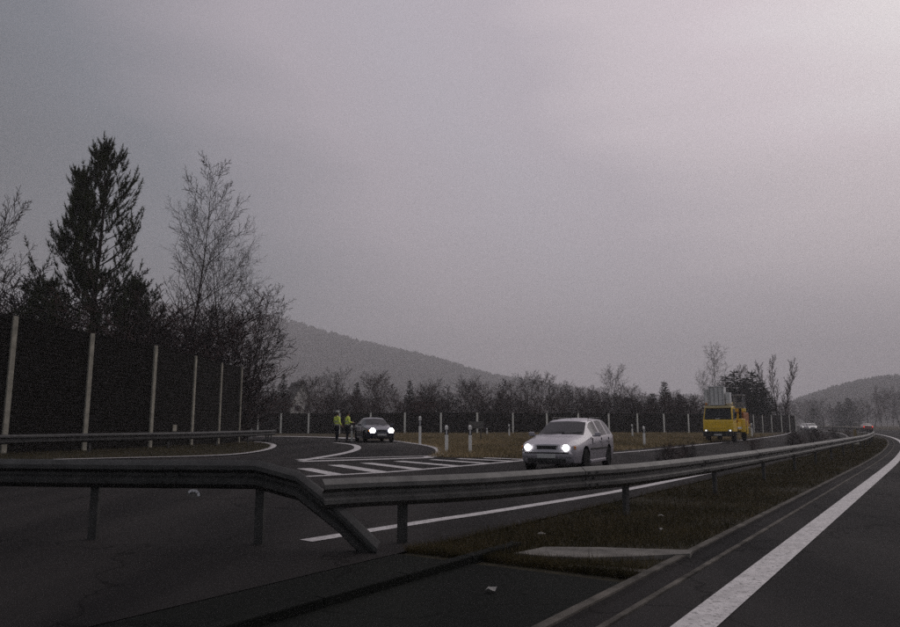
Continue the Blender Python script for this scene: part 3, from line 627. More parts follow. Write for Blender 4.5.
hill('far_ridge', [(540, 421), (600, 404), (650, 395), (690, 393), (730, 395), (770, 402), (800, 414), (830, 421)], 2200, 250, 6, 1800, 'faint forest on the far low ridge left of the poplars', 15)
hill('right_hill', [(740, 421), (765, 413), (784, 403), (800, 396), (830, 389), (860, 383), (885, 378), (900, 376), (950, 368), (1020, 360), (1120, 356), (1300, 372)], 1150, 380, 9, 8000, 'hazy dark forest covering the hill at the right edge', 11)
# ------------------------------------------------------------------ houses
def house(x, y, w, l, hw, hr, rz, label, roofm, wallm='plaster'):
    gz = g(x, y); r = empty('house', (x, y, gz), rz, label, 'house'); mb = MB()
    a, b = w/2, l/2
    mb.add([(-a, -b, -.3), (a, -b, -.3), (a, b, -.3), (-a, b, -.3), (-a, -b, hw), (a, -b, hw), (a, b, hw), (-a, b, hw), (0, -b, hw+hr), (0, b, hw+hr)], [(0, 1, 5, 8, 4), (2, 3, 7, 9, 6), (1, 2, 6, 5), (3, 0, 4, 7)])
    mb.build('wall', wallm, r); ro = MB(); o = .35; k = hr/a
    for s in (-1, 1):
        p = [(0, -b-o, hw+hr+.02), (0, b+o, hw+hr+.02), (s*(a+o), b+o, hw-k*o+.02), (s*(a+o), -b-o, hw-k*o+.02)]; q = [(x_, y_, z_+.16) for x_, y_, z_ in p]
        ro.add(p + q, [(0, 1, 2, 3), (7, 6, 5, 4), (0, 3, 7, 4), (2, 1, 5, 6), (3, 2, 6, 7)])
    rf = ro.build('roof', roofm, r); c = MB(); c.box((a*.3, b*.3, hw+hr*.9), (.6, .6, 1.6)); c.build('chimney', 'roof_grey', rf)
    for zc in ([1.6] if hw < 3.5 else [1.6, 4.4]):
        for xc in (-w*.24, w*.24):
            wb = MB(); wb.box((xc, -b-.03, zc), (1.1, .06, 1.3)); fo = wb.build('window', 'white_p', r); gb = MB(); gb.box((xc, -b-.07, zc), (.9, .03, 1.1)); gb.build('pane', 'glass', fo)
    return r
hy = 158; hx = ux(296, hy); house(hx, hy, 4.6, 7.5, 5.6, 4.4, R(30), 'pale gabled house with grey roof behind the trees left of the officers', 'roof_grey')
hy = 128; hx = ux(425, hy); house(hx, hy, 5.2, 4.0, 3.0, 1.7, R(75), 'low pale building with a red roof just above the far barrier', 'roof_red', 'white_p')
# ------------------------------------------------------------------ cars
def car(loc, rz, paint, kind, label, lamps='lamp', detail=True, name='parked_car', group=None, rear_lit=False, lampscale=1.):
    """nose towards local -Y; x to the car's left when seen from the front"""
    L = 4.51 if kind == 'estate' else 4.55
    if kind == 'estate':
        zs = ([0, .08, .5, 1.2, 1.6, 4.25, 4.45, 4.51], [.58, .70, .79, .895, .93, .99, .95, .85]); zr = ([0, .08, .5, 1.15, 1.30, 2.02, 2.35, 3.0, 3.7, 4.05, 4.30, 4.46, 4.51], [.60, .735, .86, .965, 1.01, 1.372, 1.425, 1.457, 1.435, 1.39, 1.27, 1.0, .88])
        wr = ([0, .1, .5, 1.15, 1.4, 2.02, 3.0, 4.05, 4.3, 4.51], [.50, .62, .69, .72, .685, .575, .575, .55, .58, .62]); zones = [(1.78, 2.52), (2.62, 3.36), (3.46, 4.02)]; rw = (4.10, 4.40); ws_ = (1.22, 1.98)
    else:
        zs = ([0, .08, .5, 1.2, 1.6, 3.9, 4.4, 4.55], [.56, .68, .78, .89, .92, .97, .95, .84]); zr = ([0, .08, .5, 1.15, 1.30, 2.05, 2.4, 2.9, 3.2, 3.85, 4.0, 4.45, 4.55], [.58, .715, .85, .95, .99, 1.36, 1.41, 1.42, 1.37, 1.08, 1.05, 1.0, .86])
        wr = ([0, .1, .5, 1.15, 1.4, 2.05, 3.0, 3.6, 3.95, 4.55], [.50, .62, .69, .72, .685, .56, .55, .58, .68, .62]); zones = [(1.78, 2.52), (2.62, 3.36)]; rw = (3.24, 3.80); ws_ = (1.22, 2.0)
    wsd = ([0, .06, .2, .5, .9, 1.5, 3.4, 4.1, 4.4, L], [.60, .70, .78, .83, .855, .866, .866, .83, .77, .68])
    zl = ([0, .1, .5, 4.0, L-.1, L], [.30, .22, .20, .20, .26, .34])
    X = sorted(set([0, .03, .08, .15, .25, .4, .5, .65, .8, 1.0, 1.15, 1.22, 1.3, 1.4, 1.55, 1.9, 2.05, 2.35, 2.7, 3.0, 3.7, 3.85, 4.05, 4.2, 4.3, 4.46, L-.03, L] + [z for zz_ in zones for z in zz_] + list(rw) + list(ws_)))
    mb = MB(); ring = None; zone_of = {}
    I = lambda tab, x: float(np.interp(x, tab[0], tab[1]))
    for x in X:
        w, a, b, t, wt = I(wsd, x), I(zl, x), I(zs, x), max(I(zr, x), I(zs, x) + .015), I(wr, x)
        wt = min(wt, w*.95); h = b - a; q = t - b; e = min(.05, q*.35)
        half = [(0, a), (w*.80, a), (w*.955, a+.05), (w*.985, a+h*.28), (w, a+h*.50), (w*.992, a+h*.74), (w*.975, b-.035), (w*.945, b), (wt+.025*min(1, q*4), t-e-.01), (wt-.03, t-e*.25), (wt*.55, t+.012), (0, t+.02)]
        full = half + [(-p, z) for p, z in half[-2:0:-1]]; ring = len(full)
        for p, z in full: mb.v.append((p, x, z))
    n = len(X); half_n = 12
    for i in range(n-1):
        x0, x1 = X[i], X[i+1]; xm = (x0+x1)/2
        for k in range(ring):
            k2 = (k+1) % ring; kk = k if k < half_n-1 else ring-1-k   # band index 0..10 on either side
            m = 0
            if kk == 7:
                for zi, (p, q) in enumerate(zones):
                    if p <= xm <= q: m = 2 + zi + (4 if k >= half_n-1 else 0)
            if kk in (9, 10):
                if ws_[0] <= xm <= ws_[1]: m = 10
                if rw[0] <= xm <= rw[1]: m = 11
            mb.f.append((i*ring+k, i*ring+k2, (i+1)*ring+k2, (i+1)*ring+k)); mb.m.append(m)
    mb.f.append(tuple(range(ring))); mb.m.append(0); mb.f.append(tuple(range((n-1)*ring, n*ring))[::-1]); mb.m.append(0)
    me = bpy.data.meshes.new('body'); me.from_pydata(mb.v, [], mb.f); me.update()
    for _ in range(13): me.materials.append(M[paint])
    me.polygons.foreach_set('material_index', mb.m)
    bm = bmesh.new(); bm.from_mesh(me); bmesh.ops.recalc_face_normals(bm, faces=bm.faces); bm.to_mesh(me); bm.free()
    body = bpy.data.objects.new('body', me); COL.objects.link(body)
    AX = (.90, 3.42); TR = .305
    cut = MB()
    for ay in AX: cut.lathe([(.375, -1.1), (.375, 1.1)], (0, ay, TR+.02), 24, 'X')
    cme = cut.mesh('cut')
    for _ in range(13): cme.materials.append(M['black'])
    for p in cme.polygons: p.material_index = 12
    bm = bmesh.new(); bm.from_mesh(cme); bmesh.ops.recalc_face_normals(bm, faces=bm.faces); bm.to_mesh(cme); bm.free()
    co = bpy.data.objects.new('cut', cme); COL.objects.link(co)
    md = body.modifiers.new('b', 'BOOLEAN'); md.operation = 'DIFFERENCE'; md.object = co; md.solver = 'EXACT'
    dg = bpy.context.evaluated_depsgraph_get(); ev = bpy.data.meshes.new_from_object(body.evaluated_get(dg))
    bpy.data.objects.remove(body); bpy.data.objects.remove(co)
    root = empty(name, loc, rz, label, 'car', group)
    groups = {}
    for p in ev.polygons: groups.setdefault(p.material_index, []).append(tuple(p.vertices))
    nm = {0: ('body', paint), 10: ('windscreen', 'glass'), 11: ('rear_window', 'glass'), 12: ('wheel_arch', 'black')}
    vv = [tuple(v.co) for v in ev.vertices]
    bodyo = None
    for k, fs in sorted(groups.items()):
        nme, mt = nm.get(k, ('side_window', 'glass')); used = sorted({i for f in fs for i in f}); mp_ = {i: j for j, i in enumerate(used)}
        pm = MB(); pm.v = [vv[i] for i in used]; pm.f = [tuple(mp_[i] for i in f) for f in fs]
        o = pm.build(nme, mt, root); smooth_by_angle(o, 38 if k in (0, 12) else 60)
        if k == 0: bodyo = o
    # wheels
    ty = MB(); ty.lathe([(.19, -.085), (.27, -.095), (.30, -.08), (TR, -.05), (TR, .05), (.30, .08), (.27, .095), (.19, .085)], sides=24, axis='X')
    tme = ty.mesh('tyre', 'rubber', True); rm = MB(); rm.lathe([(.195, -.07), (.19, .02), (.15, .045), (.05, .05), (.04, .07), (.01, .07)], sides=24, axis='X')
    for k in range(5):
        a = 2*math.pi*k/5; rm.box((0, 0, 0), (.02, .05, .15), mtx=Matrix.Translation((.055, .11*math.sin(a), .11*math.cos(a))) @ Matrix.Rotation(-a, 4, 'X'))
    rme = rm.mesh('rim', 'rim')
    for ay in AX:
        for sx in (-1, 1):
            wo = link('wheel', tme, root, (sx*.765, ay, TR)); link('rim', rme, wo, (0, 0, 0)).scale = (sx, 1, 1)
    def part(nme, mt, fn, par=None, sm=False):
        m_ = MB(); fn(m_); return m_.build(nme, mt, par or root, sm)
    # lamps: shallow bulging lenses set in the nose
    for sx in (-1, 1):
        def lens(m_, s=1.0):
            P = []
            for j, r_ in enumerate((1, .75, .4)):
                for k in range(14):
                    a = 2*math.pi*k/14; P.append((sx*.545 + .155*s*r_*math.cos(a), .055 - .045*(1-r_*r_) + .10*abs(.155*r_*math.cos(a)*sx + .0) + (.05 if sx*math.cos(a) > 0 else 0)*r_, .665 + .072*s*r_*math.sin(a)))
            m_.v += P; m_.f += [(j*14+k, j*14+(k+1) % 14, (j+1)*14+(k+1) % 14, (j+1)*14+k) for j in range(2) for k in range(14)] + [tuple(28+k for k in range(14))]
        h = part('headlight', 'lamp_glass', lens, sm=True)
        part('bulb', lamps, lambda m_: m_.lathe([(.015, 0), (.075*lampscale, -.02), (.07*lampscale, -.045), (.03, -.06)], (sx*.535, .03, .665), 14, 'Y'), h)
        part('mirror', paint, lambda m_: (m_.box((sx*.99, 1.62, 1.0), (.17, .09, .12), bev=.03), m_.box((sx*.89, 1.64, .96), (.12, .05, .05), bev=.01)))
        part('indicator', 'amber', lambda m_: m_.box((sx*.735, .18, .66), (.05, .10, .09), bev=.015))
        if rear_lit or detail: part('tail_light', 'tail' if rear_lit else 'red_p', lambda m_: m_.box((sx*.66, L-.02, .82), (.16, .10, .24), bev=.03))
    part('grille', 'black', lambda m_: m_.box((0, .025, .655), (.56, .05, .10), bev=.015))
    part('grille_trim', 'chrome', lambda m_: m_.box((0, .028, .718), (.60, .06, .018), bev=.006))
    part('bumper', paint, lambda m_: (m_.box((0, .05, .47), (1.40, .16, .15), bev=.05)))
    part('bumper_strip', 'black', lambda m_: m_.box((0, -.025, .525), (1.24, .03, .035), bev=.01))
    part('air_intake', 'black', lambda m_: m_.box((0, .0, .335), (1.05, .12, .10), bev=.02))
    part('number_plate', 'plate', lambda m_: m_.box((0, -.046, .445), (.52, .015, .11), bev=.004))
    if detail:
        for sx in (-1, 1):
            part('door_strip', 'black', lambda m_: m_.box((sx*.868, 2.25, .60), (.02, 1.9, .055), bev=.006))
            part('sill', paint, lambda m_: m_.box((sx*.845, 2.16, .255), (.05, 1.66, .09), bev=.02))
            for yd in (2.45, 3.25): part('door_handle', paint, lambda m_: m_.box((sx*.872, yd, .80), (.03, .18, .035), bev=.01))
            for yd in (1.56, 2.57, 3.42): part('door_gap', 'black', lambda m_: m_.box((sx*.856, yd, .68), (.022, .008, .44)))
            if kind == 'estate': part('roof_rail', 'black', lambda m_: m_.tube([(sx*.545, 2.25, 1.43), (sx*.555, 2.4, 1.485), (sx*.555, 3.7, 1.48), (sx*.54, 3.9, 1.43)], .014, 6))
        part('antenna', 'black', lambda m_: m_.tube([(0, 2.3, 1.43), (0, 2.65, 1.72)], .006, 5))
        part('wiper', 'black', lambda m_: (m_.tube([(-.5, 1.24, 1.02), (.1, 1.36, 1.075)], .009, 4), m_.tube([(.05, 1.24, 1.02), (.6, 1.38, 1.06)], .009, 4)))
        part('seats', 'navy', lambda m_: (m_.box((-.36, 2.35, .95), (.5, .16, .6), bev=.05), m_.box((.36, 2.35, .95), (.5, .16, .6), bev=.05)))
    return root
def put(u, y, axis_deg): return (ux(u, y), y, g(ux(u, y), y)), R(-axis_deg)
loc, rz = put(546, 19.7, 26)
car(loc, rz, 'silver', 'estate', 'silver estate car with lit headlights driving behind the guardrail', name='estate_car', lampscale=1.15)
loc, rz = put(382, 41.5, -18)
car(loc, rz, 'dark_blue', 'sedan', 'dark blue saloon with bright headlights stopped beside the two officers', name='saloon_car', lampscale=2.1)
for i, (s, t, p, lb) in enumerate([(175, 7.0, 'white_p', 'distant white car, leftmost of the three pale cars beyond the shrubs'), (166, 7.0, 'silver', 'distant silver car, middle one of the three pale cars beyond the shrubs'), (157, 7.2, 'white_p', 'distant white car, rightmost of the three pale cars beyond the shrubs')]):
    x, y = st(s, t); h = np.interp(s, ss, head); car((x, y, g(x, y)), -float(h), p, 'estate' if i == 1 else 'sedan', lb, lamps='lamp_dim', detail=False, name='distant_car', group='cars queued far down the oncoming road')
x, y = st(150, -1.2); h = float(np.interp(150, ss, head))
car((x + 4.5*math.sin(h), y + 4.5*math.cos(h), 0), -h + math.pi, 'red_p', 'sedan', 'distant dark red car seen from behind at the right edge', lamps='lamp_dim', detail=False, name='distant_car', rear_lit=True)
# ------------------------------------------------------------------ yellow truck
def truck(loc, rz):
    r = empty('utility_truck', loc, rz, 'yellow works truck with grey lift basket over its cab, on the oncoming road', 'truck')
    def part(nme, mt, fn, par=None): m_ = MB(); fn(m_); return m_.build(nme, mt, par or r)
    part('chassis', 'black', lambda m: (m.box((-.42, 3.6, .75), (.12, 6.6, .22)), m.box((.42, 3.6, .75), (.12, 6.6, .22)), m.box((0, 6.6, .75), (.9, .15, .2)), m.box((0, 3.3, .72), (.8, .2, .2)), m.box((0, .9, .62), (1.7, .25, .2))))
    def cab(m):   # side profile extruded across the width, front leaning back above the waist
        pr = [(.02, .72), (0, .85), (0, 1.42), (.05, 1.52), (.34, 2.36), (.48, 2.46), (1.42, 2.47), (1.52, 2.38), (1.55, .72)]
        V = []; w = 1.0
        for k, (x, ins) in enumerate(((-w, .05), (-w+.06, 0), (w-.06, 0), (w, .05))):
            for y, z in pr: V.append((x * (1 - .09*max(0, z-1.5)), y + (ins if y < .6 else -ins), z - (ins if z > 2.2 else 0)))
        n = len(pr); F = [(i*n+j, i*n+(j+1) % n, (i+1)*n+(j+1) % n, (i+1)*n+j) for i in range(3) for j in range(n)] + [tuple(range(n))[::-1], tuple(range(3*n, 4*n))]
        m.add(V, F)
    c = part('cab', 'yellow', cab); smooth_by_angle(c, 25)
    part('windscreen', 'glass', lambda m: m.add([(-.90, .02, 1.56), (.90, .02, 1.56), (.84, .27, 2.30), (-.84, .27, 2.30), (-.84, .12, 1.58), (.84, .12, 1.58), (.78, .37, 2.26), (-.78, .37, 2.26)], [(0, 1, 2, 3), (4, 7, 6, 5), (0, 4, 5, 1), (1, 5, 6, 2), (2, 6, 7, 3), (3, 7, 4, 0)]), c)
    for s in (-1, 1):
        part('side_window', 'glass', lambda m: m.add([(s*1.012, .22, 1.56), (s*1.012, 1.25, 1.56), (s*.952, 1.25, 2.26), (s*.952, .45, 2.26), (s*.95, .22, 1.56), (s*.95, 1.25, 1.56), (s*.9, 1.25, 2.26), (s*.9, .45, 2.26)], [(0, 1, 2, 3), (4, 5, 6, 7), (0, 1, 5, 4), (2, 3, 7, 6), (1, 2, 6, 5), (3, 0, 4, 7)]), c)
        h = part('headlight', 'lamp_glass', lambda m: m.box((s*.78, -.06, .78), (.26, .05, .16), bev=.02)); part('bulb', 'lamp_dim', lambda m: m.lathe([(.02, -.02), (.06, -.03), (.05, -.05)], (s*.80, -.06, .78), 12, 'Y'), h)
        part('mirror', 'black', lambda m: (m.box((s*1.17, .05, 1.85), (.16, .07, .38), bev=.02), m.tube([(s*.97, .2, 2.2), (s*1.15, .05, 2.08)], .015, 5), m.tube([(s*.99, .1, 1.6), (s*1.15, .05, 1.65)], .015, 5)))
        part('door_handle', 'black', lambda m: m.box((s*1.01, 1.2, 1.35), (.03, .16, .05)))
    part('roof_visor', 'cream', lambda m: m.box((0, .30, 2.41), (1.78, .30, .16), bev=.04), c)
    part('grille', 'yellow', lambda m: m.box((0, -.008, 1.0), (1.2, .03, .12), bev=.01), c)
    part('wiper', 'black', lambda m: (m.tube([(-.5, -.0, 1.58), (.1, .06, 1.76)], .012, 4), m.tube([(.1, -.0, 1.58), (.7, .06, 1.76)], .012, 4)), c)
    part('dash_sheet', 'plate', lambda m: m.box((.0, .03, 1.60), (.34, .02, .06)), c)
    part('bumper', 'black', lambda m: m.box((0, -.06, .56), (2.0, .22, .34), bev=.04)); part('number_plate', 'plate', lambda m: m.box((0, -.18, .50), (.5, .015, .11)))
    part('step', 'black', lambda m: (m.box((-.93, .75, .40), (.2, .5, .08)), m.box((.93, .75, .40), (.2, .5, .08))))
    # deck and equipment behind the cab
    part('deck', 'grey_box', lambda m: m.box((0, 4.35, .95), (2.1, 5.4, .14), bev=.02))
    for s in (-1, 1):
        part('side_locker', 'yellow', lambda m: m.box((s*.92, 2.45, 1.06), (.22, 1.3, .55), bev=.03)); part('side_locker', 'yellow', lambda m: m.box((s*1.0, 5.2, .98), (.24, .6, .95), bev=.03))
        part('mudguard', 'black', lambda m: m.box((s*.92, 5.0, .80), (.34, 1.7, .05), bev=.01)); part('stabiliser_leg', 'cream', lambda m: (m.box((s*1.04, 6.5, .8), (.14, .14, .9)), m.box((s*1.04, 6.5, .33), (.3, .3, .05))))
    part('body_box', 'orange', lambda m: m.box((.12, 4.9, 1.55), (1.98, 2.3, 1.05), bev=.05))
    part('turret', 'yellow', lambda m: m.lathe([(.86, 2.08), (.92, 2.14), (.92, 2.36), (.84, 2.42)], (.2, 4.9, 0), 20)); part('turret_cap', 'cream', lambda m: m.lathe([(.80, 2.42), (.80, 2.52), (.4, 2.56)], (.2, 4.9, 0), 20))
    part('front_panel', 'yellow', lambda m: m.box((.62, 3.72, 1.75), (.62, .06, .5), bev=.02)); part('tank', 'yellow', lambda m: m.lathe([(.1, .0), (.26, .05), (.26, .95), (.1, 1.0)], (1.02, 3.3, .62), 14))
    part('rear_frame', 'black', lambda m: (m.box((1.05, 6.6, 1.5), (.1, .1, 1.2)), m.box((-1.05, 6.6, 1.5), (.1, .1, 1.2)), m.box((0, 6.6, 2.1), (2.2, .1, .1))))
    part('boom', 'cream', lambda m: (m.box((-.05, 2.7, 2.72), (.34, 4.6, .32), bev=.03), m.box((-.05, 4.9, 2.62), (.44, .6, .5), bev=.04)))
    cg = part('operator_cage', 'grey_p', lambda m: [m.box(c_, d_) for c_, d_ in (((.62, 3.0, 2.85), (.07, .07, .9)), ((1.22, 3.0, 2.85), (.07, .07, .9)), ((.62, 3.7, 2.85), (.07, .07, .9)), ((1.22, 3.7, 2.85), (.07, .07, .9)), ((.92, 3.35, 3.32), (.74, .85, .08)), ((.92, 3.35, 2.40), (.74, .8, .10)), ((.92, 3.0, 2.75), (.55, .03, .06)), ((.92, 3.72, 2.6), (.6, .04, .4)))])
    part('cage_post', 'black', lambda m: m.box((.92, 3.5, 1.68), (.16, .16, 1.34)))
    # lift basket folded over the cab
    b = part('lift_basket', 'grey_box', lambda m: (m.box((-.05, .62, 3.18), (1.02, .92, 1.24), bev=.02),))
    for k in range(4): part('basket_rib', 'grey_p', lambda m: m.box((-.05 - .42 + k*.28, .145, 3.18), (.035, .03, 1.16)), b)
    part('basket_rim', 'chrome', lambda m: (m.box((-.05, .145, 3.82), (1.08, .06, .05)), m.box((-.05, .145, 2.56), (1.08, .06, .05))), b)
    for x, h, w in ((-.78, 1.05, .26), (.66, .80, .28)):
        part('side_bin', 'grey_box', lambda m: m.box((x, .75, 2.62 + h/2), (w, .7, h), bev=.02))
    part('rack', 'grey_p', lambda m: (m.box((0, .75, 2.53), (1.9, .08, .07)), m.box((0, 1.2, 2.53), (1.9, .08, .07))))
    part('beacon', 'amber', lambda m: m.lathe([(.07, 2.55), (.07, 2.68), (.03, 2.72)], (-.78 + .0, .32, 0), 10))
    ty = MB(); ty.lathe([(.22, -.11), (.38, -.12), (.42, -.08), (.42, .08), (.38, .12), (.22, .11)], sides=20, axis='X'); tm = ty.mesh('tyre', 'rubber', True); rm = MB(); rm.lathe([(.23, -.05), (.22, .06), (.14, .02), (.08, .09), (.02, .09)], sides=16, axis='X'); rme = rm.mesh('rim', 'grey_p')
    for y in (.9, 5.0):
        for s in (-1, 1):
            w = link('wheel', tm, r, (s*.86, y, .42)); link('rim', rme, w).scale = (s, 1, 1)
    return r
loc, rz = put(718, 50.5, 31)
truck(loc, rz)
# ------------------------------------------------------------------ delineators, signs, small things
def delin_mesh():
    a = MB(); pr = [(-.06, -.03), (.06, -.03), (.045, .035), (-.045, .035)]
    def seg(m, z0, z1, k=1.):
        m.add([(x*k, y*k, z) for z in (z0, z1) for x, y in pr], [(0, 1, 5, 4), (1, 2, 6, 5), (2, 3, 7, 6), (3, 0, 4, 7), (3, 2, 1, 0), (4, 5, 6, 7)])
    b, c, d = MB(), MB(), MB(); seg(a, -.15, .70); seg(b, .70, .90, 1.04); seg(c, .90, 1.02); c.add([(x, y, 1.02) for x, y in pr] + [(-.02, .03, 1.07), (.02, .03, 1.07)], [(0, 1, 5, 4), (1, 2, 5), (2, 3, 4, 5), (3, 0, 4)])
    d.box((0, -.034, .80), (.05, .012, .16), bev=.004)
    return [a.mesh('shaft', 'white_post'), b.mesh('band', 'black'), c.mesh('head', 'white_post'), d.mesh('reflector', 'reflector')]
DM = delin_mesh()
DL = [(420, 442, 38, 1.35, 'white delineator post behind the gore nose, right of the saloon'), (446.5, 453, 29.5, 1.0, 'left one of the two large white delineator posts on the grass nose'), (470, 453.5, 29, 1.03, 'right one of the two large white delineator posts on the grass nose'),
      (509, 438.5, 62, .95, 'small white delineator post on the verge left of the estate car'), (632, 438.5, 62, .95, 'small white delineator post right of the estate car, farther of two'), (643.5, 446, 41, 1.0, 'white delineator post right of the estate car, nearer of two'),
      (352, 440.5, 45, .9, 'white delineator post between the officers and the saloon'), (751.5, 435.5, 70, 1.2, 'white delineator post at the right side of the yellow truck'), (240, 433.5, 49, 1.1, 'white delineator post at the very end of the near barrier'), (252, 434, 53, 1.0, 'white delineator post in the gap between the two barriers'), (487, 435, 72, .6, 'tiny white marker post at the foot of the far barrier')]
for u, v, y, s, lb in DL:
    x = ux(u, y); o = empty('delineator_post', (x, y, g(x, y) - .02), R(8), lb, 'delineator post', 'white delineator posts'); o.scale = (1.12, 1.12, s*1.02)
    for me in DM: link(me.name.split('.')[0], me, o)
y = 46; x = ux(476, y); r = empty('road_sign', (x, y, g(x, y)), 0, 'grey back of a small sign standing behind the right delineator post', 'road sign')
mb = MB(); mb.box((0, 0, .98), (.95, .03, .44), bev=.01); mb.build('panel', 'sign', r); mb = MB(); mb.tube([(-.3, .04, -.2), (-.3, .04, 1.15)], .03, 8); mb.build('post', 'galv_dark', r); mb = MB(); mb.tube([(.3, .04, -.2), (.3, .04, 1.15)], .03, 8); mb.build('post', 'galv_dark', r)
# end marker of the far rail
x, y = at(856, 444.5); r = empty('marker_post', (x, y, g(x, y)), -A0, 'dull yellow marker post on a pale block beside the median guardrail', 'marker post')
mb = MB(); mb.box((0, 0, .56), (.16, .05, .8), bev=.02); mb.build('board', 'dry', r); mb = MB(); mb.lathe([(.30, -.05), (.28, .05), (.12, .20), (.08, .22)], sides=10); mb.build('base', 'concrete_pale', r)
# pale plate on the near barrier, reflector on the left rail
a, b = Vector((*nposts[5], 0)), Vector((*nposts[6], 0)); d = (b-a).normalized(); p = a.lerp(b, .52); n = Vector((d.y, -d.x, 0)); p = p + n*.14
mb = MB(); mb.box((0, 0, 0), (.34, .05, .30), bev=.01); o = mb.build('wall_plate', 'concrete_pale', None, loc=(p.x, p.y, zt(428, p.y)), rz=math.atan2(d.y, d.x)); tag(o, 'small pale plate fixed low on the near noise barrier', 'plate')
y = 8.02; x = ux(197, y); r = empty('rail_reflector', (x, y, zt(495, y)), 0, 'small pale fan-shaped reflector under the dark guardrail at lower left', 'reflector')
mb = MB(); V = [(0, 0, -.03)] + [(.085*math.cos(a), 0, .07*math.sin(a)) for a in np.linspace(R(-10), R(170), 9)]; mb.add([(q[0], dy, q[2]) for dy in (0, .012) for q in V], [(0, *range(1, 10))[::-1], tuple(range(10, 20))] + [(i, i+1, i+11, i+10) for i in range(9)] + [(9, 0, 10, 19)]); mb.build('plate', 'sign', r)
for k in range(4):
    a = R(10 + 38*k); mb = MB(); mb.box((0, 0, 0), (.04, .008, .025), mtx=Matrix.Translation((.06*math.cos(a), -.006, .048*math.sin(a))) @ Matrix.Rotation(-a+R(90), 4, 'Y')); mb.build('lens', 'reflector', r)
# litter
rl = random.Random(4)
for i, (u, v, sc, lb) in enumerate([(661, 517, .055, 'pale litter scrap high on the median grass, nearer the guardrail'), (661, 531, .045, 'pale litter scrap on the median grass below the other scrap'), (541, 535, .07, 'crumpled pale litter scrap just behind the concrete apron'), (491, 592, .05, 'pale litter scrap on the dark paved median crossing')]):
    x, y = at(u, v); mb = MB(); n = 7
    mb.v = [(sc*math.cos(6.28*k/n)*rl.uniform(.6, 1.2), sc*math.sin(6.28*k/n)*rl.uniform(.5, 1.), rl.uniform(-.01, .02)) for k in range(n)] + [(0, 0, .02), (0, 0, -.0)]
    mb.f = [(k, (k+1) % n, n) for k in range(n)] + [((k+1) % n, k, n+1) for k in range(n)]
    tag(mb.build('litter_scrap', 'litter', None, loc=(x, y, .02), rz=i), lb, 'litter')
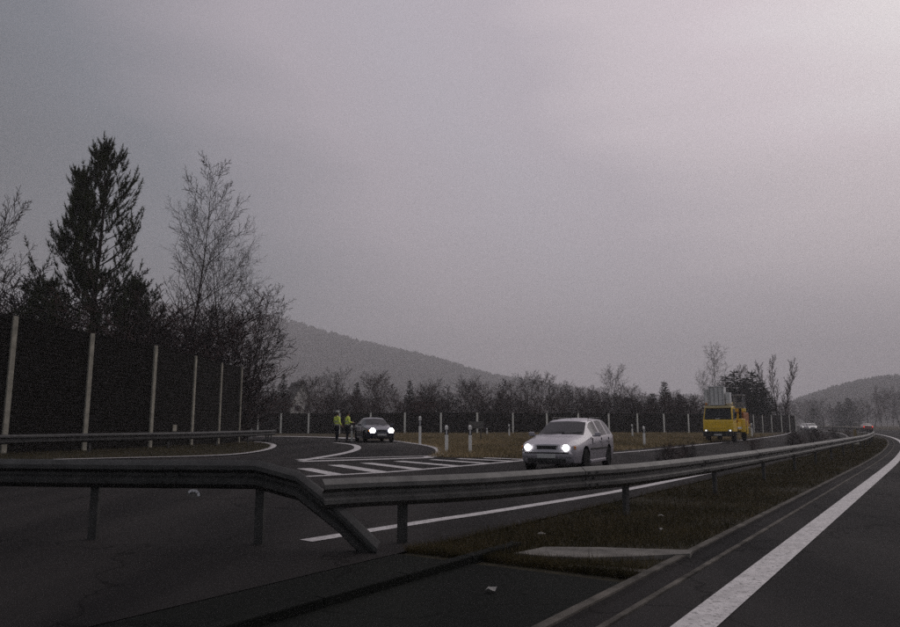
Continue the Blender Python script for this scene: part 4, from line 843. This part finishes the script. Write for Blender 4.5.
# ------------------------------------------------------------------ officers
def skin_mesh(nodes, edges, sub=2):
    me = bpy.data.meshes.new('s'); me.from_pydata([n[0] for n in nodes], edges, []); o = bpy.data.objects.new('s', me); COL.objects.link(o)
    o.modifiers.new('k', 'SKIN'); md = o.modifiers.new('u', 'SUBSURF'); md.levels = sub; md.render_levels = sub
    if not me.skin_vertices: me.skin_vertices.new()
    for i, n in enumerate(nodes):
        r_ = n[1]; me.skin_vertices[0].data[i].radius = r_ if hasattr(r_, '__len__') else (r_, r_)
    me.skin_vertices[0].data[0].use_root = True
    dg = bpy.context.evaluated_depsgraph_get(); ev = bpy.data.meshes.new_from_object(o.evaluated_get(dg)); bpy.data.objects.remove(o); ev.shade_smooth(); return ev
def person(loc, rz, label, cap, larm, rarm, stance, lean=0.):
    """faces local -Y; larm/rarm = elbow and hand positions"""
    r = empty('person', loc, rz, label, 'person', 'officers in hi-vis jackets')
    def add(nm, mt, nodes, edges, sub=2):
        me = skin_mesh(nodes, edges, sub); me.name = nm; me.materials.append(M[mt]); return link(nm, me, r)
    fl, fr = stance
    N = [((0, 0, .96), (.15, .11)), ((0, lean*.3, 1.16), (.14, .10)), ((0, lean*.7, 1.36), (.17, .115)), ((0, lean, 1.47), .06), ((0, lean-.01, 1.54), .052), ((0, lean-.02, 1.62), (.075, .09)), ((0, lean-.02, 1.70), (.072, .088)), ((0, lean-.02, 1.765), .05), ((0, lean-.115, 1.635), .016)]
    E = [(0, 1), (1, 2), (2, 3), (3, 4), (4, 5), (5, 6), (6, 7), (5, 8)]
    def limb(pts, par):
        i0 = len(N); prev = par
        for p, q in pts: N.append((p, q)); E.append((prev, len(N)-1)); prev = len(N)-1
        return prev
    for s, (el_, hd) in ((-1, larm), (1, rarm)):
        h = limb([((s*.19, lean*.8, 1.41), .055), (el_, .043), (hd, .030)], 2)
        hv = (Vector(hd) - Vector(el_)).normalized(); sd = hv.orthogonal().normalized()
        pm = limb([(tuple(Vector(hd) + hv*.06), (.036, .018))], h)
        for k in range(4):
            o_ = sd*(.028 - .0187*k); limb([(tuple(Vector(hd)+hv*.10+o_), .010), (tuple(Vector(hd)+hv*(.15 - .012*abs(k-1))+o_*1.1+Vector((0, -.012, 0))), .008)], pm)
        limb([(tuple(Vector(hd)+hv*.05+sd*.045), .011), (tuple(Vector(hd)+hv*.09+sd*.06), .009)], h)
    for s, ft in ((-1, fl), (1, fr)):
        kn = (s*.10 + ft[0]*.5, ft[1]*.5-.02, .51); limb([((s*.09, 0, .90), .088), (kn, .06), ((s*.10+ft[0], ft[1], .10), .042), ((s*.11+ft[0], ft[1]-.12, .045), .035)], 0)
    add('body', 'skin', N, E)
    JN = [((0, 0, .86), (.195, .155)), ((0, lean*.3, 1.12), (.175, .135)), ((0, lean*.7, 1.34), (.20, .14)), ((0, lean, 1.46), (.09, .085)), ((0, lean, 1.515), .07)]; JE = [(0, 1), (1, 2), (2, 3), (3, 4)]
    for s, (el_, hd) in ((-1, larm), (1, rarm)):
        i = len(JN); JN += [((s*.215, lean*.8, 1.40), .085), (el_, .07), (tuple(Vector(el_).lerp(Vector(hd), .9)), .052)]; JE += [(2, i), (i, i+1), (i+1, i+2)]
    j = add('jacket', 'hiviz', JN, JE)
    tp = MB()
    for z in (1.02, 1.20): tp.lathe([(.001, z-.03), (1, z-.03), (1, z+.03), (.001, z+.03)], sides=20)
    tp.v = [(x*.205, y*.158 + lean*.3, z) for x, y, z in tp.v]; t_ = tp.build('reflective_band', 'silver_tape', j)
    TN = [((0, 0, 1.06), (.165, .13)), ((0, 0, .90), (.16, .125))]; TE = [(0, 1)]
    for s, ft in ((-1, fl), (1, fr)):
        i = len(TN); TN += [((s*.095, 0, .82), .108), ((s*.10+ft[0]*.5, ft[1]*.5-.02, .51), .080), ((s*.10+ft[0], ft[1], .08), .07)]; TE += [(1, i), (i, i+1), (i+1, i+2)]
    add('trousers', 'navy', TN, TE)
    for s, ft in ((-1, fl), (1, fr)):
        b = MB(); b.box((s*.105+ft[0], ft[1]-.06, .05), (.105, .29, .10), bev=.035); b.build('boot', 'leather', r)
    if cap == 'cap_white':
        b = MB(); b.lathe([(.098, 1.70), (.105, 1.73), (.125, 1.79), (.11, 1.815), (.05, 1.825)], (0, lean-.02, 0), 18); c_ = b.build('cap', 'cap_white', r, True); b = MB(); b.box((0, lean-.14, 1.705), (.15, .09, .012), bev=.004); b.build('peak', 'black', c_)
        b = MB(); b.lathe([(.095, 1.58), (.10, 1.66), (.098, 1.70)], (0, lean+.01, 0), 14); b.build('hair', 'hair', r, True)
    else:
        b = MB(); b.lathe([(.09, 1.60), (.104, 1.66), (.103, 1.74), (.075, 1.795), (.02, 1.81)], (0, lean+.005, 0), 18); b.build('hair', cap, r, True)
    return r
y = 42.6; x = ux(337, y); person((x, y, g(x, y)), R(130), 'officer in yellow hi-vis jacket and white cap, left of the two', 'cap_white', ((-.30, .02, 1.13), (-.26, -.16, .95)), ((.31, .0, 1.14), (.24, -.2, 1.05)), ((-.02, .06), (.02, -.06)))
y = 43.4; x = ux(347.2, y); person((x, y, g(x, y)), R(115), 'dark-haired officer in yellow hi-vis jacket, nearer the saloon', 'hair', ((-.29, -.05, 1.14), (-.18, -.27, 1.13)), ((.29, -.05, 1.14), (.16, -.27, 1.15)), ((.0, .04), (.0, -.05)), lean=-.03)
# ------------------------------------------------------------------ grass
def blades(name, label, pts, hmin, hmax, w, material, seed, lean=.45):
    rng = np.random.default_rng(seed); n = len(pts); z = gv(pts[:, 0], pts[:, 1]) - .04; h = rng.uniform(hmin, hmax, n); a = rng.uniform(0, 6.283, n)
    dx, dy = np.cos(a)*w/2, np.sin(a)*w/2; lx, ly = rng.normal(0, lean, n)*h, rng.normal(0, lean, n)*h
    V = np.empty((n, 3, 3)); V[:, 0] = np.stack([pts[:, 0]-dx, pts[:, 1]-dy, z], 1); V[:, 1] = np.stack([pts[:, 0]+dx, pts[:, 1]+dy, z], 1); V[:, 2] = np.stack([pts[:, 0]+lx, pts[:, 1]+ly, z+h], 1)
    o = link(name, np_mesh(name, V.reshape(-1, 3), np.arange(3*n).reshape(-1, 3), material)); tag(o, label, 'grass', kind='stuff')
rng = np.random.default_rng(1)
s_ = 6.2 + (rng.random(130000)**2.2)*70; t_ = 2.33 + rng.random(130000)*2.4
P = np.array([st(a, b) for a, b in zip(s_, t_)])
nx_ = np.sin(P[:, 0]*1.3 + np.cos(P[:, 1]*.9)*2) + np.sin(P[:, 1]*2.1 + P[:, 0]*.7) + rng.normal(0, .8, len(P))
keep = nx_ > -1.0
apx = np.array([(p[0], p[1]) for p in ap])
def inside(P, poly):
    r = np.zeros(len(P), bool); j = len(poly)-1
    for i in range(len(poly)):
        c = ((poly[i, 1] > P[:, 1]) != (poly[j, 1] > P[:, 1])) & (P[:, 0] < (poly[j, 0]-poly[i, 0])*(P[:, 1]-poly[i, 1])/(poly[j, 1]-poly[i, 1]+1e-12)+poly[i, 0]); r ^= c; j = i
    return r
keep &= ~inside(P, apx)
blades('median_grass', 'short dark winter grass on the median under the long guardrail', P[keep], .04, .13, .009, 'grass', 2)
ss_ = 6.5 + (rng.random(5200)**1.6)*80; tt_ = np.where(rng.random(5200) < .6, 3.2 + rng.normal(0, .25, 5200) + np.clip((12-ss_)*.15, 0, 1), 2.6 + rng.random(5200)*2.0)
P = np.array([st(a, b) for a, b in zip(ss_, tt_)]); cl = np.sin(P[:, 0]*2.3) * np.sin(P[:, 1]*1.7 + 1) + rng.normal(0, .35, len(P)) > .25
blades('dead_stalks', 'taller dead grass stalks standing along the long guardrail', P[cl & ~inside(P, apx)], .10, .30, .009, 'stalk', 11, .4)
# dry verge between the oncoming road and the far barrier
ramp_poly = np.array(ramp)
q = rng.random((160000, 2)); Yv = 23 + 62*q[:, 0]**1.3; Uv = 395 + 420*q[:, 1]; Xv = (Uv-450)/FPX*Yv*.985
P = np.stack([Xv, Yv], 1); tv = tval(P[:, 0], P[:, 1]); keep = (tv > 12.7) & ~inside(P, ramp_poly)
blades('verge_grass', 'dry brown grass on the verge between the road and the far barrier', P[keep], .08, .26, .03, 'dry', 5)
isl_poly = np.array([(p.x, p.y) for p in isl_o]); lo, hi = isl_poly.min(0), isl_poly.max(0); P = lo + rng.random((60000, 2))*(hi-lo); P = P[inside(P, isl_poly)]
blades('island_grass', 'dark grass on the ramp island in front of the near barrier', P, .06, .16, .015, 'grass', 8)
# ------------------------------------------------------------------ haze
hb = MB(); hb.box((0, 1160, 148), (5200, 2960, 300)); hz_ = hb.build('haze', 'white_p'); hz_.data.materials.clear()
hm = bpy.data.materials.new('haze_air'); hm.use_nodes = True; t = hm.node_tree; t.nodes.clear(); o_ = t.nodes.new('ShaderNodeOutputMaterial'); pv = t.nodes.new('ShaderNodeVolumePrincipled')
pv.inputs['Color'].default_value = (1.0, .98, 1.0, 1); pv.inputs['Density'].default_value = .0007; t.links.new(pv.outputs[0], o_.inputs['Volume'])
hz_.data.materials.append(hm); tag(hz_, 'thin grey winter haze over the valley', 'haze', kind='stuff')
